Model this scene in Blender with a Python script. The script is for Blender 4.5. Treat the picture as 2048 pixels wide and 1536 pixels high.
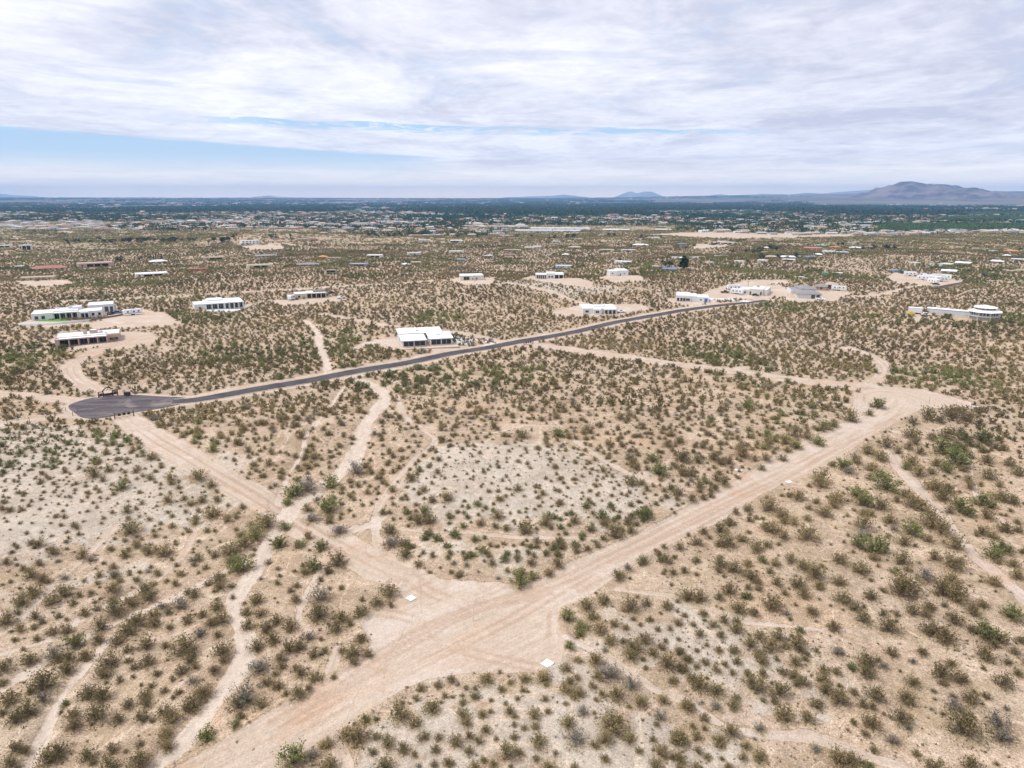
import bpy, bmesh, math, random
import numpy as np
from mathutils import Vector, Matrix
R = math.radians
for o in list(bpy.data.objects): bpy.data.objects.remove(o)
scene = bpy.context.scene
COL = scene.collection

# ------------------------------------------------------------------ camera
CAM_H = 60.0; FPX = 1365.0; PITCH = math.atan(372.5/FPX)
cam_d = bpy.data.cameras.new('camera'); cam = bpy.data.objects.new('camera', cam_d); COL.objects.link(cam)
cam.location = (0, 0, CAM_H); cam.rotation_euler = (math.pi/2-PITCH, 0, 0)
cam_d.sensor_width = 36; cam_d.lens = FPX/2048*36; cam_d.clip_start = 0.5; cam_d.clip_end = 200000
scene.camera = cam
scene.render.resolution_x = 1024; scene.render.resolution_y = 768

# ------------------------------------------------------------------ view + world + sun
scene.view_settings.view_transform = 'Standard'; scene.view_settings.look = 'None'
scene.view_settings.exposure = 0.45; scene.view_settings.gamma = 1; scene.view_settings.use_curve_mapping = False
SUN_EL, SUN_AZ = R(60), R(-98)      # azimuth clockwise from +Y (where the camera looks)
world = bpy.data.worlds.new('World'); scene.world = world; world.use_nodes = True
wn = world.node_tree; wn.nodes.clear()
class NB:
    "little helper for node trees"
    def __init__(s, nt): s.nt = nt
    def n(s, typ, **kw):
        nd = s.nt.nodes.new(typ)
        for k, v in kw.items(): setattr(nd, k, v)
        return nd
    def set(s, sock, v):
        if isinstance(v, bpy.types.NodeSocket): s.nt.links.new(v, sock)
        else: sock.default_value = v
    def math(s, op, a, b=0.0, c=None, clamp=False):
        nd = s.n('ShaderNodeMath', operation=op, use_clamp=clamp); s.set(nd.inputs[0], a); s.set(nd.inputs[1], b)
        if c is not None: s.set(nd.inputs[2], c)
        return nd.outputs[0]
    def vmath(s, op, a, b=(0, 0, 0)):
        nd = s.n('ShaderNodeVectorMath', operation=op); s.set(nd.inputs[0], a)
        if op == 'SCALE': s.set(nd.inputs['Scale'], b)
        else: s.set(nd.inputs[1], b)
        return nd.outputs[0]
    def mix(s, f, a, b, mode='MIX'):
        nd = s.n('ShaderNodeMix', data_type='RGBA', blend_type=mode); s.set(nd.inputs[0], f)
        for sk, v in ((nd.inputs[6], a), (nd.inputs[7], b)):
            if isinstance(v, tuple) and len(v) == 3: v = (*v, 1)
            s.set(sk, v)
        return nd.outputs[2]
    def ramp(s, f, lo, hi, a=0.0, b=1.0, smooth=True):
        nd = s.n('ShaderNodeMapRange', interpolation_type='SMOOTHSTEP' if smooth else 'LINEAR')
        s.set(nd.inputs[0], f); s.set(nd.inputs[1], lo); s.set(nd.inputs[2], hi); s.set(nd.inputs[3], a); s.set(nd.inputs[4], b)
        return nd.outputs[0]
    def noise(s, vec, scale, detail=3, rough=0.55, dist=0.0):
        nd = s.n('ShaderNodeTexNoise'); s.set(nd.inputs['Vector'], vec); s.set(nd.inputs['Scale'], scale)
        nd.inputs['Detail'].default_value = detail; nd.inputs['Roughness'].default_value = rough; nd.inputs['Distortion'].default_value = dist
        return nd.outputs[0]
    def comb(s, x, y, z):
        nd = s.n('ShaderNodeCombineXYZ'); s.set(nd.inputs[0], x); s.set(nd.inputs[1], y); s.set(nd.inputs[2], z); return nd.outputs[0]
    def sep(s, v):
        nd = s.n('ShaderNodeSeparateXYZ'); s.set(nd.inputs[0], v); return nd.outputs
b = NB(wn)
sky = b.n('ShaderNodeTexSky', sky_type='NISHITA', sun_disc=False, sun_elevation=SUN_EL, sun_rotation=SUN_AZ, air_density=1.0, dust_density=1.5, ozone_density=1.5)
tc = b.n('ShaderNodeTexCoord'); dx, dy, dz = b.sep(tc.outputs['Generated'])
el = b.math('MULTIPLY', b.math('ARCSINE', dz), 57.2958)                 # degrees above the horizon
az = b.math('MULTIPLY', b.math('ARCTAN2', dx, dy), 57.2958)             # degrees right of the view
zc = b.math('MAXIMUM', dz, 0.012)
u = b.math('DIVIDE', dx, b.math('ADD', zc, 0.05)); v = b.math('DIVIDE', dy, b.math('ADD', zc, 0.05))
deck = b.comb(u, v, 0.0)                                                # the cloud deck, seen in perspective
n1 = b.noise(b.vmath('MULTIPLY', deck, (1.25, 0.95, 1)), 0.60, 6, 0.62, 0.9)
n2 = b.noise(b.vmath('ADD', b.vmath('MULTIPLY', deck, (2.2, 1.7, 1)), (7, 3, 0)), 1.5, 7, 0.66, 0.8)
n3 = b.noise(b.vmath('ADD', b.vmath('MULTIPLY', deck, (0.7, 1.4, 1)), (17, 5, 0)), 0.28, 3, 0.5)
n4 = b.noise(b.vmath('ADD', b.vmath('MULTIPLY', deck, (4.6, 4.2, 1)), (2, 9, 0)), 1.7, 5, 0.62, 0.6)
azn = b.noise(b.comb(b.math('MULTIPLY', az, 0.07), b.math('MULTIPLY', el, 0.9), 0.0), 1.0, 5, 0.6)
azf = b.noise(b.comb(b.math('MULTIPLY', az, 0.22), b.math('MULTIPLY', el, 3.2), 4.0), 1.0, 4, 0.6)
wob = b.math('MULTIPLY', b.math('SUBTRACT', azn, 0.5), 1.0)
wob2 = b.math('MULTIPLY', b.math('SUBTRACT', azf, 0.5), 1.0)
# long clear slots seen low in the sky
def slot(top_l, top_slope, bottom, az_end, soft_top=0.18, soft_bot=1.6, amt=1.0, wa=0.5, wb=0.35):
    top = b.math('ADD', b.math('MULTIPLY', az, top_slope), top_l)
    top = b.math('ADD', top, b.math('ADD', b.math('MULTIPLY', wob, wa), b.math('MULTIPLY', wob2, wb)))
    m_t = b.ramp(b.math('SUBTRACT', top, el), 0.0, soft_top)
    m_b = b.ramp(el, bottom, bottom+soft_bot)
    m_a = b.ramp(b.math('ADD', az, b.math('MULTIPLY', wob2, 12.0)), az_end-4, az_end+2, 1.0, 0.0)
    return b.math('MULTIPLY', b.math('MULTIPLY', b.math('MULTIPLY', m_t, m_b), m_a), amt)
s1 = slot(2.95, -0.047, 1.2, -5.5, 0.25, 1.9, 0.95, 0.25, 0.35)
top2 = b.math('ADD', b.math('ADD', b.math('MULTIPLY', az, -0.019), 5.42), b.math('ADD', b.math('MULTIPLY', wob, 0.9), b.math('MULTIPLY', wob2, 0.6)))
d2 = b.math('SUBTRACT', top2, el)
s2 = b.math('MULTIPLY', b.ramp(d2, 0.0, 0.12), b.ramp(d2, 0.34, 0.70, 1.0, 0.0))
s2 = b.math('MULTIPLY', s2, b.math('MULTIPLY', b.ramp(az, -30.0, -17.0), b.ramp(az, 14.0, 22.0, 1.0, 0.0)))
s2 = b.math('MULTIPLY', s2, b.ramp(n2, 0.40, 0.55))
thin = b.math('MULTIPLY', b.ramp(n1, 0.50, 0.34), b.ramp(el, 5.0, 8.0))
gap = b.math('MAXIMUM', b.math('MAXIMUM', s1, b.math('MULTIPLY', s2, 0.95)), b.math('MULTIPLY', thin, 0.28), clamp=True)
# cloud shades: sunlit veil, lilac-grey undersides
shade = b.math('ADD', b.math('MULTIPLY', b.ramp(n1, 0.30, 0.68), 0.56), b.math('MULTIPLY', b.ramp(n2, 0.30, 0.70), 0.24))
shade = b.math('ADD', shade, b.math('ADD', 0.10, b.math('MULTIPLY', b.ramp(n4, 0.35, 0.68), 0.14)))
dull = b.math('MULTIPLY', b.ramp(b.math('ADD', az, b.math('MULTIPLY', wob, 18.0)), 2.0, 24.0), b.ramp(el, 2.2, 7.5))
dull = b.math('MAXIMUM', b.math('MULTIPLY', dull, 0.42), b.math('MULTIPLY', b.ramp(n3, 0.48, 0.62), 0.30))
shade = b.math('SUBTRACT', shade, dull, clamp=True)
K = 10.0
c_grey = (0.510*K, 0.515*K, 0.620*K); c_white = (0.90*K, 0.90*K, 0.94*K)
cloud = b.mix(shade, c_grey, c_white)
horizon = b.ramp(el, 0.3, 4.2, 1.0, 0.0)
cloud = b.mix(b.math('MULTIPLY', horizon, 0.75), cloud, (0.72*K, 0.74*K, 0.82*K))
clear = b.mix(b.ramp(el, 0.0, 5.0), (0.64*K, 0.73*K, 0.84*K), (0.40*K, 0.58*K, 0.78*K))
clear = b.mix(0.12, clear, sky.outputs[0])
allsky = b.mix(gap, cloud, clear)
# the veil is brighter higher up, as any overcast is
bright = b.ramp(el, 16.0, 60.0, 1.0, 1.45)
allsky = b.vmath('SCALE', allsky, bright)
# pale warm glow of the long air path along the horizon
glow = b.ramp(el, 0.0, 3.6, 1.0, 0.0)
allsky = b.vmath('MULTIPLY', allsky, b.mix(glow, (1.0, 1.0, 1.0), (1.95, 1.62, 1.16)))
allsky = b.vmath('MULTIPLY', allsky, b.mix(b.ramp(el, 0.0, 1.5, 1.0, 0.0), (1.0, 1.0, 1.0), (1.45, 1.25, 1.04)))
bg = b.n('ShaderNodeBackground'); bg.inputs[1].default_value = 0.1
wn.links.new(allsky, bg.inputs[0])
wo = b.n('ShaderNodeOutputWorld'); wn.links.new(bg.outputs[0], wo.inputs[0])
sun_d = bpy.data.lights.new('sun', 'SUN'); sun_d.energy = 2.1; sun_d.angle = R(7); sun_d.color = (1.0, 0.95, 0.87)
sun = bpy.data.objects.new('sun', sun_d); COL.objects.link(sun)
sv = Vector((math.sin(SUN_AZ)*math.cos(SUN_EL), math.cos(SUN_AZ)*math.cos(SUN_EL), math.sin(SUN_EL)))
sun.rotation_euler = sv.to_track_quat('Z', 'Y').to_euler()

# ------------------------------------------------------------------ maths: noise, pixel rays, polylines
def _h(ix, iy, s):
    n = (ix.astype(np.int64)*374761393 + iy.astype(np.int64)*668265263 + s*1274126177) & 0x7fffffff
    n = ((n ^ (n >> 13))*1274126177) & 0x7fffffff
    return ((n ^ (n >> 16)) & 0xffff)/65535.0
def vnoise(x, y, s=0):
    x = np.asarray(x, float); y = np.asarray(y, float)
    ix = np.floor(x); iy = np.floor(y); fx = x-ix; fy = y-iy
    fx = fx*fx*fx*(fx*(fx*6-15)+10); fy = fy*fy*fy*(fy*(fy*6-15)+10)
    a = _h(ix, iy, s); b_ = _h(ix+1, iy, s); c = _h(ix, iy+1, s); d = _h(ix+1, iy+1, s)
    return (a*(1-fx)+b_*fx)*(1-fy)+(c*(1-fx)+d*fx)*fy
def fbm(x, y, s=0, o=3):
    t = 0; a = 0.5; n = 0
    for i in range(o):
        t = t+a*vnoise(np.asarray(x)*2**i+i*17.3, np.asarray(y)*2**i-i*9.1, s+i*7); n += a; a *= .5
    return t/n
def sstep(a, b_, x):
    t = np.clip((np.asarray(x, float)-a)/(b_-a), 0, 1); return t*t*(3-2*t)
CP, SP = math.cos(PITCH), math.sin(PITCH)
def ray(px, py):
    rx = px-1024.0; ry = 768.0-py
    return np.array([rx, FPX*CP+ry*SP, -FPX*SP+ry*CP])/FPX
def flat(px, py):
    d = ray(px, py); t = -CAM_H/d[2]; return d[0]*t, d[1]*t
def to_px(x, y, z):
    dz_ = z-CAM_H; f = y*CP-dz_*SP; up = y*SP+dz_*CP
    f = np.where(f < 1, 1, f)
    return 1024+FPX*x/f, 768-FPX*up/f
KN = []
for (px, py, rw, rd, hh) in ((1010, 960, 34, 30, 2.3), (150, 930, 50, 38, 2.6), (1330, 1260, 17, 14, 1.1), (1150, 1450, 18, 12, 1.0), (980, 1115, 22, 9, 1.0),
        (1040, 585, 75, 50, 5.0), (1250, 575, 55, 45, 4.0), (950, 560, 40, 40, 3.0), (100, 655, 70, 30, 2.0), (420, 860, 30, 25, 1.2), (1300, 850, 60, 30, 1.4),
        (620, 480, 160, 70, 7.0), (500, 485, 70, 50, 6.0), (60, 490, 90, 50, 6.0), (1500, 560, 60, 40, 3.0), (1750, 520, 120, 60, 5.0), (1450, 530, 120, 60, 4.0)):
    x_, y_ = flat(px, py); KN.append((x_, y_, rw, rd, hh))
def h_base(x, y):
    x = np.asarray(x, float); y = np.asarray(y, float); r = np.hypot(x, y)
    h = 1.3*(fbm(x/55, y/55, 3, 2)-.5)*2
    h = h + 3.2*(vnoise(x/170, y/170, 9)-.5)*2*sstep(260, 700, r)
    for kx, ky, rw, rd, hh in KN: h = h+hh*np.exp(-(((x-kx)/rw)**2+((y-ky)/rd)**2))
    h = h*(1-sstep(1100, 1800, r))
    a = np.degrees(np.arctan2(x, y))
    far = sstep(6500, 14500, r)*(46+8*vnoise(x/2200, y/2200, 4)+112*sstep(2, 36, a)+6*sstep(-12, -30, a))
    far = far+sstep(11000, 15000, r)*6*(vnoise(x/1800, y/1000, 8)-.3)*sstep(5, 15, a)
    return h+far
def P(px, py):
    "the ground point seen at a pixel of the photograph"
    d = ray(px, py); t0 = 20.0; t1 = min(60000.0, (-CAM_H-14)/d[2]) if d[2] < -1e-4 else 60000.0
    tt = np.geomspace(max(t0, 0.55*t1), t1, 500) if d[2] < -1e-4 else np.geomspace(t0, t1, 800)
    z = CAM_H+d[2]*tt-h_base(d[0]*tt, d[1]*tt); k = np.where(z <= 0)[0]
    if len(k) == 0: t = tt[-1]
    else:
        i = k[0]
        if i == 0: t = tt[0]
        else:
            z0, z1 = z[i-1], z[i]; t = tt[i-1]+(tt[i]-tt[i-1])*z0/(z0-z1)
    return Vector((d[0]*t, d[1]*t, float(h_base(d[0]*t, d[1]*t))))
def scale_at(px, py):
    "metres per photo pixel at that ground point, and the point"
    p = P(px, py); f = p.y*CP-(p.z-CAM_H)*SP; return f/FPX, p
def line(pts, n=3):
    "pixel polyline -> smooth world polyline"
    W = [P(*q) for q in pts]; out = []
    for i in range(len(W)-1):
        p0 = W[max(i-1, 0)]; p1 = W[i]; p2 = W[i+1]; p3 = W[min(i+2, len(W)-1)]
        for k in range(n):
            t = k/n
            q = 0.5*((2*p1)+(p2-p0)*t+(2*p0-5*p1+4*p2-p3)*t*t+(3*p1-p0-3*p2+p3)*t**3); out.append((q.x, q.y))
    out.append((W[-1].x, W[-1].y)); return np.array(out)
def poly(pts): return np.array([(q.x, q.y) for q in (P(*p) for p in pts)])
def dist_line(x, y, L):
    best = np.full(x.shape, 1e9); al = np.zeros(x.shape); sg = np.zeros(x.shape); s0 = 0.0
    for i in range(len(L)-1):
        ax, ay = L[i]; bx, by = L[i+1]; ex, ey = bx-ax, by-ay; l2 = ex*ex+ey*ey
        if l2 < 1e-9: continue
        t = np.clip(((x-ax)*ex+(y-ay)*ey)/l2, 0, 1); cx_ = x-(ax+t*ex); cy_ = y-(ay+t*ey); dd = np.hypot(cx_, cy_)
        m = dd < best; l = math.sqrt(l2)
        best = np.where(m, dd, best); al = np.where(m, s0+t*l, al); sg = np.where(m, np.sign(ex*cy_-ey*cx_)*dd, sg); s0 += l
    return best, al, sg
def dist_poly(x, y, Q):
    "signed distance, negative inside"
    n = len(Q); ins = np.zeros(x.shape, bool)
    for i in range(n):
        ax, ay = Q[i]; bx, by = Q[(i+1) % n]
        c = ((ay > y) != (by > y)) & (x < (bx-ax)*(y-ay)/((by-ay) if by != ay else 1e-9)+ax); ins ^= c
    d, _, _ = dist_line(x, y, np.vstack([Q, Q[:1]])); return np.where(ins, -d, d)

# ------------------------------------------------------------------ where the roads, tracks and washes run (read off the photograph)
ROAD_MAIN = poly([(330, 1548), (470, 1464), (560, 1415), (640, 1372), (700, 1333), (742, 1292), (722, 1245), (760, 1215), (800, 1182), (815, 1160), (870, 1157), (960, 1166), (1040, 1170),
    (1080, 1164), (1150, 1122), (1270, 1072), (1350, 1030), (1450, 975), (1560, 905), (1660, 862), (1716, 826), (1730, 790), (1700, 776), (1760, 772), (1850, 780), (1940, 806), (1945, 814), (1900, 817), (1843, 817), (1760, 862), (1700, 902), (1620, 947), (1530, 987), (1450, 1040), (1380, 1070),
    (1300, 1110), (1235, 1152), (1165, 1198), (1122, 1216), (1118, 1250), (1132, 1290), (1122, 1328), (1075, 1347), (1010, 1347), (930, 1347), (850, 1362), (800, 1386), (680, 1457), (640, 1482), (545, 1548), (430, 1640), (250, 1640)])
MAIN_AX = line([(250, 1600), (430, 1540), (700, 1390), (900, 1280), (1100, 1190), (1300, 1085), (1500, 985), (1700, 875), (1800, 800)])
LINES = [  # (kind, half width m, polyline)
 ('dirt_road', 3.3, line([(246, 834), (290, 864), (330, 890), (430, 948), (520, 1000), (590, 1042), (680, 1092), (760, 1132), (850, 1172)])),
 ('dirt_road', 4.8, line([(1040, 688), (1100, 694), (1200, 708), (1300, 722), (1450, 741), (1560, 756), (1700, 772), (1800, 788)])),
 ('dirt_road', 3.2, line([(205, 790), (160, 764), (140, 738), (165, 716), (215, 697), (262, 682)])),
 ('dirt_road', 2.6, line([(160, 803), (110, 799), (60, 793), (-40, 786)])),
 ('dirt_road', 2.4, line([(165, 832), (100, 836), (0, 850), (-60, 858)])),
 ('dirt_road', 2.4, line([(1695, 697), (1740, 712), (1765, 730), (1768, 748), (1740, 768)])),
 ('dirt_road', 2.4, line([(640, 628), (700, 638), (780, 652), (860, 659), (930, 668), (1000, 684)])),
 ('dirt_road', 3.0, line([(-60, 613), (100, 604), (250, 597), (400, 590), (540, 582), (700, 572), (860, 562)])),
 ('dirt_road', 2.4, line([(1720, 790), (1722, 805), (1718, 825)])),
 ('dry_wash', 1.3, line([(575, 1030), (548, 1070), (520, 1120), (480, 1180), (465, 1215), (490, 1262), (492, 1300), (470, 1345), (430, 1400), (380, 1462), (300, 1545), (220, 1620)])),
 ('dry_wash', 2.0, line([(575, 1030), (600, 1000), (650, 968), (700, 925), (722, 880), (735, 840), (770, 795), (745, 768), (700, 757)])),
 ('dry_wash', 1.5, line([(655, 750), (652, 720), (640, 690), (632, 660), (610, 640)])),
 ('dry_wash', 0.5, line([(556, 1006), (575, 950), (605, 905), (612, 870), (640, 835), (668, 800), (690, 770)])),
 ('dirt_track', 0.8, line([(760, 1100), (752, 1060), (758, 1010), (800, 950), (835, 915), (872, 882), (840, 855), (808, 830), (795, 795), (775, 770)])),
 ('dirt_track', 0.6, line([(800, 1056), (860, 1062), (940, 1066), (1020, 1072), (1120, 1074), (1250, 1074)])),
 ('dirt_track', 0.7, line([(855, 853), (920, 862), (990, 864), (1050, 850), (1120, 852)])),
 ('dirt_track', 0.8, line([(1150, 880), (1215, 925), (1300, 962), (1380, 978), (1440, 975)])),
 ('dirt_track', 0.9, line([(700, 1060), (740, 1050), (765, 1035)])),
 ('dry_wash', .8, line([(-40, 1400), (50, 1345), (110, 1308), (220, 1245), (330, 1200), (430, 1150), (490, 1118)])),
 ('dry_wash', 0.6, line([(-40, 1315), (90, 1277), (160, 1235), (230, 1200), (290, 1172)])),
 ('dry_wash', 0.6, line([(50, 1545), (90, 1462), (130, 1380), (180, 1318), (225, 1268)])),
 ('dirt_track', 0.5, line([(-40, 1290), (40, 1240), (80, 1195), (130, 1150), (190, 1095), (235, 1050)])),
 ('dirt_track', 0.5, line([(300, 1170), (365, 1110), (388, 1065), (385, 1030), (410, 1010)])),
 ('dirt_track', 1.3, line([(1770, 880), (1800, 935), (1860, 1000), (1905, 1060), (1960, 1120), (2048, 1195), (2140, 1280)])),
 ('dirt_track', 0.6, line([(1975, 860), (1940, 920), (1950, 980), (1990, 1030), (2060, 1075)])),
 ('dirt_track', .45, line([(1235, 1178), (1330, 1190), (1400, 1207), (1470, 1238), (1560, 1250), (1700, 1262)])),
 ('dirt_track', 0.75, line([(1125, 1276), (1190, 1300), (1240, 1330), (1300, 1372), (1370, 1402), (1440, 1446), (1520, 1470), (1620, 1472), (1700, 1500), (1800, 1530), (1850, 1560)])),
 ('dirt_track', 0.7, line([(675, 1300), (660, 1340), (645, 1385)])),
 ('dirt_track', 0.7, line([(655, 1110), (630, 1160), (600, 1215), (600, 1240)])),
 ('dirt_track', 0.6, line([(700, 1555), (680, 1500), (660, 1465)])),
 ('dirt_track', 0.6, line([(1500, 1360), (1560, 1420), (1640, 1440)])),
 ('dirt_road', 2.5, line([(1010, 566), (1060, 574), (1110, 586), (1140, 600), (1180, 612)])),
 ('dirt_road', 2.0, line([(1460, 740), (1500, 735), (1560, 737)])),
 ('dirt_road', 5.0, line([(50, 427), (70, 437), (92, 449), (125, 461), (150, 466)])), ('dirt_road', 4.5, line([(-20, 458), (20, 470), (60, 483)])), ('dirt_road', 4.0, line([(560, 486), (600, 492), (640, 497)])),
 ('dirt_road', 2.5, line([(1700, 595), (1760, 590), (1800, 580), (1840, 572)])),
]
SPOTS = [  # bare pads: (kind, polygon)
 ('dirt_road', poly([(225, 664), (300, 664), (318, 676), (300, 690), (235, 700), (215, 690)])),
 ('dirt_road', poly([(225, 625), (275, 618), (330, 625), (362, 648), (310, 655), (190, 660), (170, 650), (200, 642)])),
 ('dirt_road', poly([(150, 700), (112, 690), (100, 682), (130, 665), (230, 664), (225, 690)])),
 ('dirt_road', poly([(60, 640), (180, 645), (190, 652), (60, 655), (30, 650)])),
 ('dirt_road', poly([(400, 616), (470, 616), (500, 606), (520, 608), (470, 624), (420, 624)])),
 ('dirt_road', poly([(540, 600), (590, 600), (680, 594), (690, 600), (640, 607), (570, 612), (545, 606)])),
 ('dirt_road', poly([(730, 690), (800, 700), (880, 703), (930, 697), (905, 684), (780, 674), (730, 684), (690, 700), (720, 705)])),
 ('dirt_road', poly([(1110, 632), (1160, 634), (1240, 632), (1300, 618), (1280, 608), (1150, 612), (1100, 624)])),
 ('dirt_road', poly([(1420, 580), (1470, 568), (1560, 570), (1590, 590), (1530, 598), (1430, 600), (1400, 592)])),
 ('dirt_road', poly([(1570, 600), (1580, 578), (1690, 576), (1700, 588), (1660, 604), (1600, 606)])),
 ('dirt_road', poly([(1340, 606), (1330, 596), (1420, 596), (1440, 606), (1380, 612)])),
 ('dirt_road', poly([(1040, 560), (1060, 552), (1140, 556), (1190, 566), (1180, 576), (1110, 568)])),
 ('dirt_road', poly([(1190, 556), (1220, 548), (1280, 552), (1290, 562), (1230, 566)])),
 ('dirt_road', poly([(895, 560), (930, 554), (990, 556), (985, 568), (930, 572)])),
 ('dirt_road', poly([(1790, 545), (1840, 548), (1900, 556), (1930, 566), (1880, 574), (1800, 568), (1770, 555)])),
 ('dirt_road', poly([(1815, 628), (1840, 626), (1845, 640), (1830, 645)])),
 ('dirt_road', poly([(1420, 575), (1500, 560), (1570, 560), (1580, 566), (1480, 572)])),
 ('dirt_road', poly([(1290, 470), (1420, 464), (1700, 466), (1720, 474), (1560, 476), (1400, 476)])),
 ('field', poly([(1105, 416.5), (1240, 416.5), (1240, 419.5), (1100, 419.5)])), ('field', poly([(1640, 424.3), (1690, 424.3), (1694, 427), (1645, 427)])), ('field', poly([(1775, 419), (2100, 419), (2100, 422.3), (1770, 422.3)])),
 ('field', poly([(1180, 436.5), (1400, 436), (1400, 439), (1180, 439)])), ('field', poly([(790, 425), (900, 425), (905, 428.5), (800, 428.5)])), ('field', poly([(480, 459.5), (640, 460), (700, 461.5), (520, 461.5)])),
 ('dirt_road', poly([(480, 492), (560, 486), (570, 498), (500, 500)])),
 ('dirt_road', poly([(30, 562), (130, 560), (150, 568), (60, 574)])),
 ('dirt_road', poly([(1380, 490), (1440, 482), (1480, 486), (1450, 494), (1390, 498)])),
]
GREY = [(poly(q), s) for q, s in (
 ([(-120, 850), (120, 842), (240, 850), (380, 930), (500, 1005), (430, 1040), (330, 1060), (150, 1110), (-120, 1180)], 1.0),
 ([(-120, 1180), (150, 1110), (400, 1080), (340, 1160), (150, 1230), (-120, 1300)], 0.5),
 ([(860, 895), (930, 878), (1040, 878), (1180, 905), (1280, 960), (1390, 1010), (1330, 1050), (1180, 1066), (900, 1058), (800, 1020), (810, 960)], 0.95),
 ([(800, 1080), (1000, 1082), (1250, 1085), (1180, 1110), (1090, 1155), (980, 1155), (830, 1110)], 0.8),
 ([(720, 1470), (860, 1375), (1080, 1355), (1170, 1290), (1260, 1345), (1400, 1440), (1480, 1520), (1500, 1620), (640, 1620)], 0.95),
 ([(1150, 1210), (1230, 1195), (1380, 1205), (1480, 1245), (1640, 1330), (1680, 1420), (1560, 1420), (1480, 1430), (1360, 1370), (1200, 1290)], 0.9),
 ([(920, 575), (1010, 572), (1140, 600), (1200, 590), (1330, 575), (1200, 570), (1000, 560)], 0.7),
 ([(350, 770), (480, 800), (600, 760), (480, 750)], 0.4),
 ([(380, 880), (470, 900), (520, 950), (450, 940)], 0.6),
 ([(1250, 1050), (1330, 1040), (1400, 1010), (1400, 1030), (1300, 1080)], 0.5),
)]
ASPHALT = line([(345, 804), (400, 799), (500, 781), (640, 757), (760, 735), (870, 714), (1000, 691), (1150, 664), (1280, 636), (1400, 616), (1535, 601)], 6)
CULDESAC = poly([(137, 813), (160, 802), (200, 794), (260, 790), (320, 793), (372, 796), (380, 803), (330, 815), (250, 828), (195, 837), (165, 835), (150, 826)])
GRAVEL_DRIVE = poly([(880, 676), (905, 672), (960, 680), (1000, 687), (985, 693), (950, 690), (915, 688)])
def offset(L, o):
    t = np.gradient(L, axis=0); t /= np.hypot(t[:, 0], t[:, 1])[:, None]; return L+np.stack([-t[:, 1], t[:, 0]], 1)*o
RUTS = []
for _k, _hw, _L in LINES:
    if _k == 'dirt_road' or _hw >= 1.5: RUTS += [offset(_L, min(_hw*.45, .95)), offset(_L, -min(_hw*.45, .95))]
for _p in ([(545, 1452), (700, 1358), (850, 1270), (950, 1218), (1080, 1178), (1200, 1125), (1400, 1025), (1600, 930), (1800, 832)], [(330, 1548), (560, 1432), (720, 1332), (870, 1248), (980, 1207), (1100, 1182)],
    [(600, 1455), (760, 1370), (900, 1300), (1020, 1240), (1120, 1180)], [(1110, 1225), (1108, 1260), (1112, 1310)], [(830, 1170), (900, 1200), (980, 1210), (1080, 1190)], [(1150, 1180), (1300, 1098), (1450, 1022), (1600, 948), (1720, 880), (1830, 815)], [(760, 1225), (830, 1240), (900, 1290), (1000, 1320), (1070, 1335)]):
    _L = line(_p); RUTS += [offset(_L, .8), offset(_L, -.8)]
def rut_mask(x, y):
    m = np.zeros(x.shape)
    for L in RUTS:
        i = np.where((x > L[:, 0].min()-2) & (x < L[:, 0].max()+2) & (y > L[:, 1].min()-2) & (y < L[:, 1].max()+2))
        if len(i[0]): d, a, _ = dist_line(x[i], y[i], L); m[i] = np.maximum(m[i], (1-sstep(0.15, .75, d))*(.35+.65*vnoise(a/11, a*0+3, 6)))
    return m
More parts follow.
